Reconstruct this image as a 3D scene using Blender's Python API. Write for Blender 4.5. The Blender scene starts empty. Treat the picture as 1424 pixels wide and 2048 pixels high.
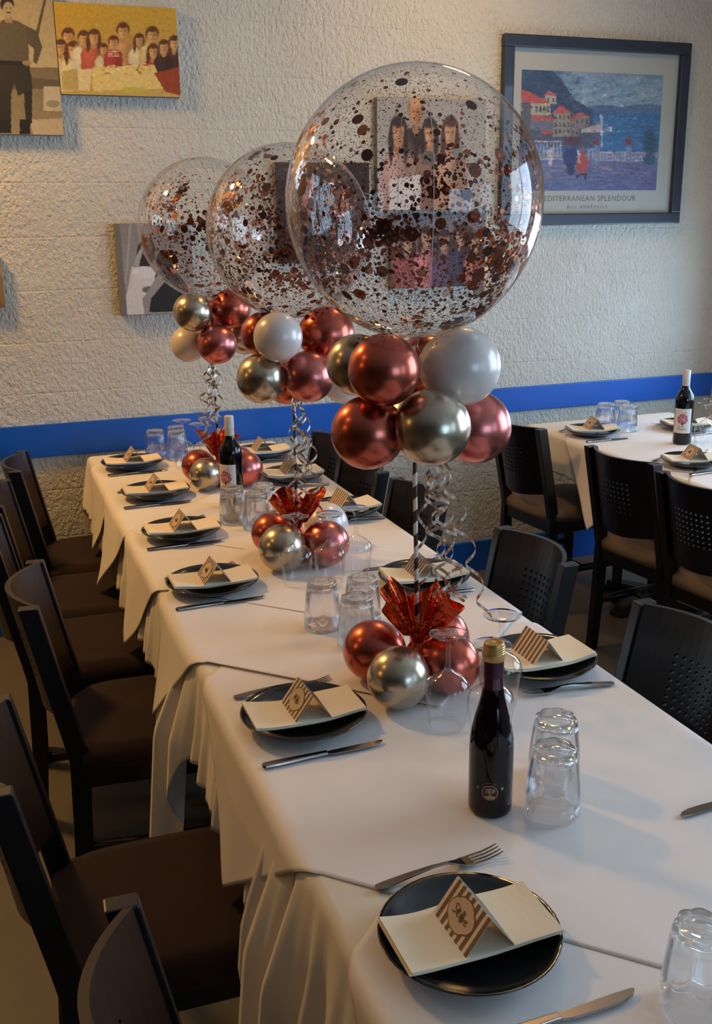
import bpy, bmesh, math, random
import numpy as np
from mathutils import Vector, Matrix
random.seed(7); rng = np.random.default_rng(7)
PI = math.pi
S = bpy.context.scene
COL = S.collection

# ---------------------------------------------------------------- camera, world, light, exposure
cam_d = bpy.data.cameras.new('camera'); cam = bpy.data.objects.new('camera', cam_d); COL.objects.link(cam)
cam_d.sensor_fit = 'VERTICAL'; cam_d.sensor_height = 36.0; cam_d.lens = 36.0 * 2036.0 / 2048.0
cam_d.clip_start = 0.05
def _n(v): v = np.array(v, float); return v / np.linalg.norm(v)
_Y = _n((-782.0, -574.0, 2036.0)); _D = _n((74.0, 6976.0, 2036.0)); _D = _n(_D - _Y * _D.dot(_Y)); _X = np.cross(_Y, -_D)
_R = np.stack([_X, _Y, -_D], 1)
cam.matrix_world = Matrix(((_R[0][0], -_R[1][0], -_R[2][0], 0.0), (_R[0][1], -_R[1][1], -_R[2][1], 0.0), (_R[0][2], -_R[1][2], -_R[2][2], 1.65), (0, 0, 0, 1)))
S.camera = cam

wd = bpy.data.worlds.new('world'); S.world = wd; wd.use_nodes = True
wd.node_tree.nodes['Background'].inputs[0].default_value = (0.55, 0.75, 1.0, 1)
wd.node_tree.nodes['Background'].inputs[1].default_value = 1.0

def area(name, loc, rot, sx, sy, power, col):
    l = bpy.data.lights.new(name, 'AREA'); l.shape = 'RECTANGLE'; l.size = sx; l.size_y = sy; l.energy = power; l.color = col
    o = bpy.data.objects.new(name, l); COL.objects.link(o); o.location = loc; o.rotation_euler = rot
    return o
# daylight in window openings, the low right and the front one added for light
area('window_and_added_daylight', (3.56, 1.22, 1.75), (0, PI / 2, 0), 1.6, 1.6, 60, (0.58, 0.78, 1.0))
area('window_and_added_daylight', (3.56, -1.7, 1.75), (0, PI / 2, 0), 1.6, 1.6, 14, (0.50, 0.74, 1.0))
area('window_and_added_daylight', (3.56, 3.18, 1.22), (0, PI / 2, 0), 0.66, 1.36, 27, (0.50, 0.74, 1.0))  # from the added low window, brightens the side table and right of the wall
area('window_and_added_daylight', (2.2, -3.28, 1.65), (PI / 2, 0, 0), 2.0, 1.6, 36, (0.42, 0.70, 1.0))  # from the added window behind the camera, extra light on the back wall
S.view_settings.view_transform = 'Standard'; S.view_settings.look = 'None'
S.view_settings.exposure = 0.22; S.view_settings.gamma = 1.0; S.view_settings.use_curve_mapping = False

# ---------------------------------------------------------------- materials
def lin(c):
    c = [x / 255.0 for x in c]
    return tuple(x / 12.92 if x <= 0.04045 else ((x + 0.055) / 1.055) ** 2.4 for x in c)
MATS = {}
def pm(name, rgb, rough=0.5, metal=0.0, spec=0.5, coat=0.0, bump=None, alpha=None, sheen=0.0, trans=0.0, var=None):
    m = bpy.data.materials.new(name); m.use_nodes = True; nt = m.node_tree; b = nt.nodes['Principled BSDF']
    c = lin(rgb); b.inputs['Base Color'].default_value = (*c, 1)
    b.inputs['Roughness'].default_value = rough; b.inputs['Metallic'].default_value = metal
    b.inputs['Specular IOR Level'].default_value = spec; b.inputs['Coat Weight'].default_value = coat
    b.inputs['Sheen Weight'].default_value = sheen; b.inputs['Transmission Weight'].default_value = trans
    if bump or var:
        tc = nt.nodes.new('ShaderNodeTexCoord')
    if bump:
        sc, st, dist = bump
        n = nt.nodes.new('ShaderNodeTexNoise'); n.inputs['Scale'].default_value = sc; n.inputs['Detail'].default_value = 4
        nt.links.new(tc.outputs['Object'], n.inputs['Vector'])
        bp = nt.nodes.new('ShaderNodeBump'); bp.inputs['Strength'].default_value = st; bp.inputs['Distance'].default_value = dist
        nt.links.new(n.outputs[0], bp.inputs['Height']); nt.links.new(bp.outputs[0], b.inputs['Normal'])
    if var:
        rgb2, sc = var
        n = nt.nodes.new('ShaderNodeTexNoise'); n.inputs['Scale'].default_value = sc; n.inputs['Detail'].default_value = 5
        nt.links.new(tc.outputs['Object'], n.inputs['Vector'])
        mx = nt.nodes.new('ShaderNodeMix'); mx.data_type = 'RGBA'
        mx.inputs[6].default_value = (*c, 1); mx.inputs[7].default_value = (*lin(rgb2), 1)
        nt.links.new(n.outputs[0], mx.inputs[0]); nt.links.new(mx.outputs[2], b.inputs['Base Color'])
    MATS[name] = m
    return m
def schlick(nt, f0=0.04):
    lw = nt.nodes.new('ShaderNodeLayerWeight'); lw.inputs[0].default_value = 0.5
    p = nt.nodes.new('ShaderNodeMath'); p.operation = 'POWER'; p.inputs[1].default_value = 4.0
    q = nt.nodes.new('ShaderNodeMath'); q.operation = 'MULTIPLY_ADD'; q.inputs[1].default_value = 1 - f0; q.inputs[2].default_value = f0
    nt.links.new(lw.outputs['Facing'], p.inputs[0]); nt.links.new(p.outputs[0], q.inputs[0])
    return q.outputs[0]
def thin_glass(name, tint=(1, 1, 1), ior=1.45, scale=1.0, base=0.0, rough=0.02):
    m = bpy.data.materials.new(name); m.use_nodes = True; nt = m.node_tree; nt.nodes.clear()
    out = nt.nodes.new('ShaderNodeOutputMaterial'); mix = nt.nodes.new('ShaderNodeMixShader')
    tr = nt.nodes.new('ShaderNodeBsdfTransparent'); tr.inputs[0].default_value = (*tint, 1)
    gl = nt.nodes.new('ShaderNodeBsdfGlossy'); gl.inputs['Roughness'].default_value = rough
    fr = schlick(nt)
    ma = nt.nodes.new('ShaderNodeMath'); ma.operation = 'MULTIPLY_ADD'; ma.inputs[1].default_value = scale; ma.inputs[2].default_value = base; ma.use_clamp = True
    nt.links.new(fr, ma.inputs[0]); nt.links.new(ma.outputs[0], mix.inputs[0])
    nt.links.new(tr.outputs[0], mix.inputs[1]); nt.links.new(gl.outputs[0], mix.inputs[2]); nt.links.new(mix.outputs[0], out.inputs[0])
    MATS[name] = m
    return m
def wall_mat(name, rgb, rgb2):
    m = pm(name, rgb, 0.75, spec=0.3); nt = m.node_tree; b = nt.nodes['Principled BSDF']
    tc = nt.nodes.new('ShaderNodeTexCoord')
    n1 = nt.nodes.new('ShaderNodeTexNoise'); n1.inputs['Scale'].default_value = 75; n1.inputs['Detail'].default_value = 3; n1.inputs['Roughness'].default_value = 0.6
    mp = nt.nodes.new('ShaderNodeMapping'); mp.inputs['Scale'].default_value = (1.15, 1, 0.75)
    n2 = nt.nodes.new('ShaderNodeTexNoise'); n2.inputs['Scale'].default_value = 5.0; n2.inputs['Detail'].default_value = 5
    br = nt.nodes.new('ShaderNodeTexBrick'); br.inputs['Scale'].default_value = 1.0; br.inputs['Brick Width'].default_value = 0.4; br.inputs['Row Height'].default_value = 0.2
    br.inputs['Mortar Size'].default_value = 0.006; br.inputs['Mortar Smooth'].default_value = 1.0
    br.inputs['Color1'].default_value = (1, 1, 1, 1); br.inputs['Color2'].default_value = (1, 1, 1, 1); br.inputs['Mortar'].default_value = (0, 0, 0, 1)
    sw = nt.nodes.new('ShaderNodeSeparateXYZ'); cb = nt.nodes.new('ShaderNodeCombineXYZ')
    nt.links.new(tc.outputs['Object'], sw.inputs[0]); nt.links.new(sw.outputs[0], cb.inputs[0]); nt.links.new(sw.outputs[2], cb.inputs[1]); nt.links.new(cb.outputs[0], br.inputs[0])
    nt.links.new(tc.outputs['Object'], mp.inputs[0]); nt.links.new(mp.outputs[0], n1.inputs[0]); nt.links.new(tc.outputs['Object'], n2.inputs[0])
    add = nt.nodes.new('ShaderNodeMath'); add.operation = 'MULTIPLY_ADD'; add.inputs[1].default_value = 0.10
    nt.links.new(br.outputs[0], add.inputs[0]); nt.links.new(n1.outputs[0], add.inputs[2])
    add2 = nt.nodes.new('ShaderNodeMath'); add2.operation = 'MULTIPLY_ADD'; add2.inputs[1].default_value = 0.7
    nt.links.new(n2.outputs[0], add2.inputs[0]); nt.links.new(add.outputs[0], add2.inputs[2])
    bp = nt.nodes.new('ShaderNodeBump'); bp.inputs['Strength'].default_value = 1.0; bp.inputs['Distance'].default_value = 0.016
    nt.links.new(add2.outputs[0], bp.inputs['Height']); nt.links.new(bp.outputs[0], b.inputs['Normal'])
    mx = nt.nodes.new('ShaderNodeMix'); mx.data_type = 'RGBA'; mx.inputs[6].default_value = (*lin(rgb), 1); mx.inputs[7].default_value = (*lin(rgb2), 1)
    nt.links.new(n2.outputs[0], mx.inputs[0]); nt.links.new(mx.outputs[2], b.inputs['Base Color'])
    return m
wall_mat('wall_paint', (216, 212, 202), (200, 196, 186))
pm('ceiling_paint', (215, 210, 200), 0.9)
pm('room_wall', (92, 78, 62), 0.9)
pm('floor_vinyl', (102, 94, 82), 0.55, var=((84, 78, 70), 6.0), bump=(40, 0.1, 0.002))
pm('blue_paint', (10, 94, 196), 0.42, bump=(90, 0.08, 0.002), var=((8, 82, 180), 3.0))
pm('cloth', (226, 219, 206), 0.8, sheen=0.2, bump=(25, 0.12, 0.004))
pm('paper', (232, 225, 221), 0.55, spec=0.35, bump=(9, 0.22, 0.006))
pm('dark_wood', (15, 12, 18), 0.34, spec=0.45, coat=0.05, var=((10, 8, 12), 18.0))
pm('brown_wood', (40, 18, 11), 0.36, spec=0.4, coat=0.05, var=((28, 12, 8), 14.0))
pm('suede', (42, 14, 6), 0.95, sheen=0.02, var=((22, 7, 4), 9.0), bump=(120, 0.2, 0.002))
pm('grey_vinyl', (104, 84, 66), 0.6, var=((86, 70, 56), 8.0))
pm('black_glaze', (14, 17, 22), 0.16, coat=0.4)
pm('napkin', (236, 221, 194), 0.85, bump=(140, 0.15, 0.001))
pm('steel', (150, 140, 132), 0.24, metal=1.0)
pm('card_white', (222, 212, 204), 0.7)
pm('card_gold', (122, 92, 48), 0.6)
pm('card_blush', (205, 180, 160), 0.75)
pm('ink', (18, 14, 14), 0.6)
pm('rose_chrome', (186, 92, 74), 0.27, metal=0.95, coat=0.2)
pm('pink_chrome', (200, 112, 106), 0.28, metal=0.95, coat=0.2)
pm('gold_chrome', (186, 172, 152), 0.26, metal=0.95, coat=0.2)
pm('pearl_latex', (216, 204, 198), 0.32, metal=0.08, coat=0.35)
pm('copper_foil', (188, 74, 42), 0.22, metal=1.0, bump=(60, 0.8, 0.006))
pm('ribbon_champagne', (222, 202, 184), 0.25, metal=0.75)
pm('confetti_copper', (132, 70, 48), 0.35, metal=0.7)
pm('confetti_dark', (78, 42, 32), 0.4, metal=0.5)
pm('confetti_rose', (190, 120, 92), 0.3, metal=0.8)
pm('confetti_pale', (205, 180, 165), 0.3, metal=0.6)
thin_glass('balloon_film', (0.985, 0.98, 0.975), 1.45, 1.0, 0.0, 0.03)
thin_glass('wine_glass_thin', (0.992, 0.994, 0.996), 1.5, 1.35, 0.0, 0.01)
thin_glass('picture_glass', (1, 1, 1), 1.4, 0.9, 0.0, 0.03)
pm('bottle_dark', (7, 8, 12), 0.08, spec=0.4, coat=0.1)
pm('bottle_rose', (14, 2, 9), 0.07, spec=0.35, coat=0.05)
pm('rose_wine_neck', (70, 16, 40), 0.1, coat=0.7)
pm('capsule_gold', (190, 150, 90), 0.35, metal=0.6)
pm('capsule_purple', (62, 24, 48), 0.3, metal=0.3)
pm('capsule_white', (206, 198, 190), 0.5)
pm('seam_film', (225, 205, 195), 0.3)
pm('frame_blue_black', (34, 44, 62), 0.4, coat=0.2)
pm('canvas_edge', (120, 112, 104), 0.8)
pm('mat_board', (178, 180, 174), 0.8)
pm('poster_letter', (120, 126, 128), 0.8)
pm('gold_print', (150, 118, 84), 0.5)
pm('faint_print', (44, 34, 46), 0.5)
pm('green_print', (168, 172, 96), 0.5)
pm('iron', (22, 22, 24), 0.5)
pm('lamp_white', (220, 215, 205), 0.5)
def tumbler_mat():
    m = bpy.data.materials.new('tumbler_glass'); m.use_nodes = True; nt = m.node_tree; nt.nodes.clear()
    out = nt.nodes.new('ShaderNodeOutputMaterial'); mix = nt.nodes.new('ShaderNodeMixShader'); mix.inputs[0].default_value = 0.80
    tg = nt.nodes.new('ShaderNodeMixShader'); tr = nt.nodes.new('ShaderNodeBsdfTransparent'); tr.inputs[0].default_value = (.975, .985, .99, 1)
    gl = nt.nodes.new('ShaderNodeBsdfGlossy'); gl.inputs['Roughness'].default_value = 0.02
    fr = schlick(nt, 0.05)
    rf = nt.nodes.new('ShaderNodeBsdfGlass'); rf.inputs['IOR'].default_value = 1.5; rf.inputs['Roughness'].default_value = 0.0; rf.inputs[0].default_value = (.99, .995, 1, 1)
    nt.links.new(fr, tg.inputs[0]); nt.links.new(tr.outputs[0], tg.inputs[1]); nt.links.new(gl.outputs[0], tg.inputs[2])
    nt.links.new(tg.outputs[0], mix.inputs[1]); nt.links.new(rf.outputs[0], mix.inputs[2]); nt.links.new(mix.outputs[0], out.inputs[0])
    MATS['tumbler_glass'] = m
tumbler_mat()
def vcol_mat(name, rough=0.6):
    m = bpy.data.materials.new(name); m.use_nodes = True; nt = m.node_tree; b = nt.nodes['Principled BSDF']; b.inputs['Roughness'].default_value = rough
    a = nt.nodes.new('ShaderNodeVertexColor'); a.layer_name = 'print'; nt.links.new(a.outputs[0], b.inputs['Base Color'])
    MATS[name] = m
vcol_mat('printed_canvas', 0.75); vcol_mat('printed_paper', 0.5)
def stick_mat():
    m = pm('striped_straw', (225, 214, 205), 0.5); nt = m.node_tree; b = nt.nodes['Principled BSDF']
    tc = nt.nodes.new('ShaderNodeTexCoord'); w = nt.nodes.new('ShaderNodeTexWave'); w.wave_type = 'BANDS'; w.bands_direction = 'Z'; w.inputs['Scale'].default_value = 9
    sx = nt.nodes.new('ShaderNodeMapping'); sx.inputs['Rotation'].default_value = (0.55, 0.55, 0)
    nt.links.new(tc.outputs['Object'], sx.inputs[0]); nt.links.new(sx.outputs[0], w.inputs[0])
    r = nt.nodes.new('ShaderNodeValToRGB'); r.color_ramp.interpolation = 'CONSTANT'; r.color_ramp.elements[1].position = 0.5
    r.color_ramp.elements[0].color = (*lin((226, 214, 205)), 1); r.color_ramp.elements[1].color = (*lin((52, 40, 34)), 1)
    nt.links.new(w.outputs[0], r.inputs[0]); nt.links.new(r.outputs[0], b.inputs['Base Color'])
stick_mat()

# ---------------------------------------------------------------- object helpers
def link(o, parent=None):
    COL.objects.link(o)
    if parent is not None: o.parent = parent
    return o
def me_new(name, V, F, mat=None, smooth=False):
    me = bpy.data.meshes.new(name); me.from_pydata([tuple(v) for v in V], [], [tuple(f) for f in F]); me.update()
    if mat: me.materials.append(MATS[mat] if isinstance(mat, str) else mat)
    if smooth: me.shade_smooth()
    return me
def obj(name, me, parent=None, loc=(0, 0, 0), rot=(0, 0, 0)):
    o = bpy.data.objects.new(name, me); link(o, parent); o.location = loc; o.rotation_euler = rot
    return o
def empty(name, loc=(0, 0, 0), rz=0.0):
    o = bpy.data.objects.new(name, None); COL.objects.link(o); o.location = loc; o.rotation_euler = (0, 0, rz); o.empty_display_size = 0.05
    return o
def tag(o, label, cat, group=None):
    o['label'] = label; o['category'] = cat
    if group: o['group'] = group
    return o
def struct(o): o['kind'] = 'structure'; return o
def copy_tree(o, parent=None):
    c = o.copy(); COL.objects.link(c); c.parent = parent
    for ch in o.children: copy_tree(ch, c)
    return c
class G:
    def __init__(s): s.V = []; s.F = []
    def add(s, V, F):
        b = len(s.V); s.V += [tuple(v) for v in V]; s.F += [tuple(i + b for i in f) for f in F]; return s
    def box(s, x0, x1, y0, y1, z0, z1):
        V = [(x0, y0, z0), (x1, y0, z0), (x1, y1, z0), (x0, y1, z0), (x0, y0, z1), (x1, y0, z1), (x1, y1, z1), (x0, y1, z1)]
        return s.add(V, [(0, 3, 2, 1), (4, 5, 6, 7), (0, 1, 5, 4), (1, 2, 6, 5), (2, 3, 7, 6), (3, 0, 4, 7)])
    def hexa(s, A, B):   # two quads (lists of 4 points) joined into a solid
        return s.add(list(A) + list(B), [(3, 2, 1, 0), (4, 5, 6, 7), (0, 1, 5, 4), (1, 2, 6, 5), (2, 3, 7, 6), (3, 0, 4, 7)])
    def loft(s, rings, caps=True, closed=True):
        n = len(rings[0]); V = [p for r in rings for p in r]; F = []
        for i in range(len(rings) - 1):
            for j in range(n if closed else n - 1):
                F.append((i * n + j, i * n + (j + 1) % n, (i + 1) * n + (j + 1) % n, (i + 1) * n + j))
        if caps: F.append(tuple(range(n))[::-1]); F.append(tuple((len(rings) - 1) * n + j for j in range(n)))
        return s.add(V, F)
    def lathe(s, prof, n=32, caps=False):
        return s.loft([[(r * math.cos(2 * PI * j / n), r * math.sin(2 * PI * j / n), z) for j in range(n)] for r, z in prof], caps)
    def tube(s, pts, rad, n=8, caps=True):
        pts = [Vector(p) for p in pts]; rings = []
        for i, p in enumerate(pts):
            t = (pts[min(i + 1, len(pts) - 1)] - pts[max(i - 1, 0)]).normalized()
            u = t.orthogonal().normalized() if i == 0 else (u - t * u.dot(t)).normalized()
            w = t.cross(u); r = rad[i] if isinstance(rad, (list, tuple)) else rad
            rings.append([p + (u * math.cos(2 * PI * j / n) + w * math.sin(2 * PI * j / n)) * r for j in range(n)])
        return s.loft(rings, caps)
    def bar(s, p0, p1, w0, d0, w1=None, d1=None, side=Vector((0, 1, 0))):   # rectangular bar, w along side, d across
        p0, p1 = Vector(p0), Vector(p1); t = (p1 - p0).normalized(); u = (side - t * side.dot(t)).normalized(); v = t.cross(u)
        w1 = w0 if w1 is None else w1; d1 = d0 if d1 is None else d1
        q = lambda p, w, d: [p - u * w / 2 - v * d / 2, p + u * w / 2 - v * d / 2, p + u * w / 2 + v * d / 2, p - u * w / 2 + v * d / 2]
        return s.hexa(q(p0, w0, d0), q(p1, w1, d1))
    def mesh(s, name, mat, smooth=False): return me_new(name, s.V, s.F, mat, smooth)
def bevel(me, w=0.004, seg=2):
    bm = bmesh.new(); bm.from_mesh(me)
    bmesh.ops.remove_doubles(bm, verts=bm.verts, dist=1e-6)
    bmesh.ops.recalc_face_normals(bm, faces=bm.faces)
    e = [x for x in bm.edges if len(x.link_faces) == 2 and x.calc_face_angle(0) > 0.5]
    bmesh.ops.bevel(bm, geom=e, offset=w, segments=seg, profile=0.6, affect='EDGES'); bm.to_mesh(me); bm.free(); me.update(); return me
def fixn(me):
    bm = bmesh.new(); bm.from_mesh(me); bmesh.ops.recalc_face_normals(bm, faces=bm.faces); bm.to_mesh(me); bm.free(); me.update(); return me
def text_mesh(name, body, size, mat, align='CENTER', spacing=1.0):
    cu = bpy.data.curves.new(name, 'FONT'); cu.body = body; cu.size = size; cu.align_x = align; cu.align_y = 'CENTER'; cu.space_character = spacing; cu.resolution_u = 3
    t = bpy.data.objects.new(name, cu); COL.objects.link(t)
    dg = bpy.context.evaluated_depsgraph_get(); me = bpy.data.meshes.new_from_object(t.evaluated_get(dg))
    bpy.data.objects.remove(t); me.materials.clear(); me.materials.append(MATS[mat]); return me
def warp(me, fn):
    for v in me.vertices: v.co = fn(v.co.copy())
    me.update(); return me

# ---------------------------------------------------------------- the room
WALL_Y = 4.22; XL, XR, YF, ZC = -6.6, 3.47, -3.2, 2.95
struct(obj('floor', G().box(XL - .1, XR + .1, YF - .1, WALL_Y + .1, -0.1, 0).mesh('floor', 'floor_vinyl')))
struct(obj('ceiling', G().box(XL - .1, XR + .1, YF - .1, WALL_Y + .1, ZC, ZC + .1).mesh('ceiling', 'ceiling_paint')))
struct(obj('wall_back', G().box(XL - .1, XR + .1, WALL_Y, WALL_Y + .12, 0, ZC).mesh('wall_back', 'wall_paint')))
struct(obj('wall_left', G().box(XL - .1, XL, YF, WALL_Y, 0, ZC).mesh('wall_left', 'room_wall')))
g = G(); g.box(XL, 1.2, YF - .1, YF, 0, ZC); g.box(3.2, XR, YF - .1, YF, 0, ZC); g.box(1.2, 3.2, YF - .1, YF, 0, .85); g.box(1.2, 3.2, YF - .1, YF, 2.45, ZC)
struct(obj('wall_front', g.mesh('wall_front', 'room_wall')))
g = G(); g.box(1.2, 1.25, YF - .06, YF - .02, .85, 2.45); g.box(3.15, 3.2, YF - .06, YF - .02, .85, 2.45); g.box(1.25, 3.15, YF - .06, YF - .02, .85, .90); g.box(1.25, 3.15, YF - .06, YF - .02, 2.40, 2.45); g.box(2.18, 2.22, YF - .06, YF - .02, .90, 2.40)
struct(obj('window_4', g.mesh('window_frame', 'lamp_white')))  # unseen window, added to send more light onto the back wall
g = G(); wins = [(-2.5, -0.9, .95, 2.55), (0.42, 2.02, .95, 2.55), (2.50, 3.86, .89, 1.55)]  # last opening is an added low window that brightens the right-hand end
for a, b, c, d in wins: g.box(XR, XR + .12, a, b, 0, c); g.box(XR, XR + .12, a, b, d, ZC)
ys = [YF] + [q for w in wins for q in w[:2]] + [WALL_Y]
for i in range(0, len(ys), 2): g.box(XR, XR + .12, ys[i], ys[i + 1], 0, ZC)
struct(obj('wall_right', g.mesh('wall_right', 'wall_paint')))
for k, (a, b, WZ0, WZ1) in enumerate(wins):
    g = G(); X0, X1 = XR + .02, XR + .06
    g.box(X0, X1, a, a + .05, WZ0, WZ1); g.box(X0, X1, b - .05, b, WZ0, WZ1); g.box(X0, X1, a + .05, b - .05, WZ0, WZ0 + .05); g.box(X0, X1, a + .05, b - .05, WZ1 - .05, WZ1)
    w = struct(obj('window_%d' % (k + 1), g.mesh('window_frame', 'lamp_white')))
    obj('mullion', G().box(X0, X1, (a + b) / 2 - .025, (a + b) / 2 + .025, WZ0 + .05, WZ1 - .05).mesh('mullion', 'lamp_white'), w)
    obj('glass_pane', G().box(XR + .035, XR + .041, a + .05, b - .05, WZ0 + .05, WZ1 - .05).mesh('pane', 'picture_glass'), w)
def board(name, x0, x1, z0, z1, t): return struct(obj(name, bevel(G().box(x0, x1, WALL_Y - t, WALL_Y, z0, z1).mesh(name, 'blue_paint'), .003)))
board('trim_1', XL, 1.95, .745, .877, .016)
board('trim_2', 1.95, XR, .772, .886, .018)
board('baseboard_back', XL, XR, 0, .150, .018)

def downlight(loc, power, label, r=0.06):
    t = tag(empty('downlight', loc), label, 'ceiling light', 'warm ceiling downlights')
    obj('housing', G().lathe([(r + .025, 0), (r + .025, -.012), (r, -.012), (r, 0)], 24).mesh('housing', 'lamp_white', True), t)
    l = bpy.data.lights.new('downlight_lamp', 'AREA'); l.shape = 'DISK'; l.size = 2 * r; l.energy = power; l.color = (1.0, 0.54, 0.14)
    o = bpy.data.objects.new('lamp', l); link(o, t); o.location = (0, 0, -.015)
    m = MATS.get('lamp_glow')
    if not m:
        m = bpy.data.materials.new('lamp_glow'); m.use_nodes = True; nt = m.node_tree; nt.nodes.clear()
        e = nt.nodes.new('ShaderNodeEmission'); e.inputs[0].default_value = (1, .66, .3, 1); e.inputs[1].default_value = 6; u = nt.nodes.new('ShaderNodeOutputMaterial'); nt.links.new(e.outputs[0], u.inputs[0]); MATS['lamp_glow'] = m
    obj('lens', G().lathe([(r, -.008), (.001, -.008)], 24).mesh('lens', 'lamp_glow'), t)
for loc, pw, lb in [((1.95, 3.45, ZC), 8.5, 'wide round warm downlight in the ceiling above the long table'),
                    ((-0.70, 3.68, ZC), 37, 'wide round warm downlight in the ceiling beside the soldier picture'),
                    ((-1.6, 2.2, ZC), 3, 'round warm downlight in the ceiling over the empty floor'),
                    ((-5.2, 2.7, ZC), 26, 'round warm downlight in the ceiling at the far end of the room')]:
    downlight(loc, pw, lb, .15 if 'wide' in lb else .06)

# ---------------------------------------------------------------- chairs
def chair_meshes():
    M = {}
    def backx(z): return -.195 - .075 * max(0, (z - .46)) / .37
    for s in (1, -1):
        g = G(); w, d = .030, .044
        zs = [0, .25, .44, .50, .83]; xs = [-.215, -.198, -.192, backx(.50), backx(.83)]
        rings = []
        for z, x in zip(zs, xs):
            dd = d if z > .2 else d * .85
            y0, y1 = s * .1825, s * (.1825 - w); 
            rings.append([(x - dd / 2, min(y0, y1), z), (x + dd / 2, min(y0, y1), z), (x + dd / 2, max(y0, y1), z), (x - dd / 2, max(y0, y1), z)])
        M['rear%d' % s] = bevel(fixn(g.loft(rings).mesh('leg', 'dark_wood')), .003)
        g = G(); g.bar((.165, s * .175, 0), (.165, s * .175, .42), .026, .030, .036, .042)
        M['front%d' % s] = bevel(g.mesh('leg', 'dark_wood'), .003)
    g = G(); g.box(-.19, .17, -.190, -.168, .375, .43); g.box(-.19, .17, .168, .190, .375, .43); g.box(.155, .177, -.168, .168, .375, .43); g.box(-.205, -.183, -.168, .168, .375, .43)
    M['apron'] = bevel(g.mesh('apron', 'dark_wood'), .002)
    g = G()
    for s in (-1, 1): g.bar((-.195, s * .17, .20), (.165, s * .175, .20), .016, .028)
    g.tube([(-.02 + .0 * k, y, .20) for k, y in enumerate(np.linspace(-.17, .17, 7))], .011)
    M['stretcher'] = g.mesh('stretcher', 'dark_wood', True)
    # upholstered seat pad
    n = 18; V = []; F = []
    for layer in range(2):
        for i in range(n + 1):
            for j in range(n + 1):
                u, v = -1 + 2 * i / n, -1 + 2 * j / n
                m = max(abs(u), abs(v)); k = 1.0
                if m > 0: r = (abs(u) ** 6 + abs(v) ** 6) ** (1 / 6.0); k = m / r * 1.0
                x = u * k * (.210); y = v * k * (.207 - .008 * (1 - u) / 2)
                e = max(0, 1 - (abs(u * k) ** 8 + abs(v * k) ** 8)); 
                z = (.436 + .034 * min(1, e * 2.2) ** .5 + .010 * (1 - (u * u + v * v) / 2)) if layer else .425
                V.append((x - .005, y, z))
    N = (n + 1) ** 2
    for layer in range(2):
        for i in range(n):
            for j in range(n):
                a = layer * N + i * (n + 1) + j; f = (a, a + n + 1, a + n + 2, a + 1); F.append(f if layer else f[::-1])
    rim = [(i, 0) for i in range(n)] + [(n, j) for j in range(n)] + [(i, n) for i in range(n, 0, -1)] + [(0, j) for j in range(n, 0, -1)]
    for k in range(len(rim)):
        a = rim[k][0] * (n + 1) + rim[k][1]; b = rim[(k + 1) % len(rim)][0] * (n + 1) + rim[(k + 1) % len(rim)][1]; F.append((a, b, b + N, a + N))
    M['seat'] = me_new('seat', V, F, 'suede', True)
    M['seat_grey'] = M['seat'].copy(); M['seat_grey'].materials.clear(); M['seat_grey'].materials.append(MATS['grey_vinyl'])
    # curved back panel with a field of drilled holes
    ns, nr = 8, 7; ps, pr = .0195, .0185; zb = .545; zt = .83; W = .308
    ml = (W - ns * ps) / 2; us = [-W / 2 + ml * k / 4 for k in range(4)] + [-W / 2 + ml + ps * k for k in range(ns + 1)] + [W / 2 - ml + ml * k / 4 for k in range(1, 5)]
    z1 = .745; z0 = z1 - nr * pr
    zs = [zb + (z0 - zb) * k / 2 for k in range(2)] + [z0 + pr * k for k in range(nr + 1)] + [z1 + (zt - z1) * k / 3 for k in range(1, 4)]
    def place(u, z, front):
        x = backx(z) - .062 * (1 - (2 * u / W) ** 2) + .014 + (0 if front else -.013)
        dz = -.018 * max(0, (zb + .06 - z) / .06) * (1 - (2 * u / W) ** 2) if z < zb + .06 else 0
        return (x, u, z + dz)
    V = []; F = []; ix = {}
    def vid(u, z, fr):
        k = (round(u, 5), round(z, 5), fr)
        if k not in ix: ix[k] = len(V); V.append(place(u, z, fr))
        return ix[k]
    rh = .0056
    for i in range(len(us) - 1):
        for j in range(len(zs) - 1):
            u0, u1, a0, a1 = us[i], us[i + 1], zs[j], zs[j + 1]
            hole = (u0 >= -W / 2 + ml - 1e-6 and u1 <= W / 2 - ml + 1e-6 and a0 >= z0 - 1e-6 and a1 <= z1 + 1e-6)
            for fr in (1, 0):
                if not hole:
                    f = [vid(u0, a0, fr), vid(u1, a0, fr), vid(u1, a1, fr), vid(u0, a1, fr)]; F.append(f if fr else f[::-1])
                else:
                    uc, ac = (u0 + u1) / 2, (a0 + a1) / 2
                    outer = [vid(u0, a0, fr), vid(u1, a0, fr), vid(u1, a1, fr), vid(u0, a1, fr)]
                    inner = [vid(uc + rh * math.cos(PI / 8 + k * PI / 4 - 3 * PI / 4 - PI / 4 * 0), ac + rh * math.sin(PI / 8 + k * PI / 4 - 3 * PI / 4), fr) for k in range(8)]
                    # inner[0..7] start near lower-left and run counter-clockwise
                    for q in range(4):
                        a, b, c = inner[(2 * q - 1) % 8], inner[2 * q], inner[(2 * q + 1) % 8]
                        f = [outer[q], b, a]; F.append(f if fr else f[::-1])
                        f = [outer[q], outer[(q + 1) % 4], c, b]; F.append(f if fr else f[::-1])
                    if fr: inf = inner
                    else:
                        for k in range(8): F.append([inf[k], inner[k], inner[(k + 1) % 8], inf[(k + 1) % 8]])
    for i in range(len(us) - 1):
        for z in (zs[0], zs[-1]): F.append([vid(us[i], z, 1), vid(us[i + 1], z, 1), vid(us[i + 1], z, 0), vid(us[i], z, 0)])
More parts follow.
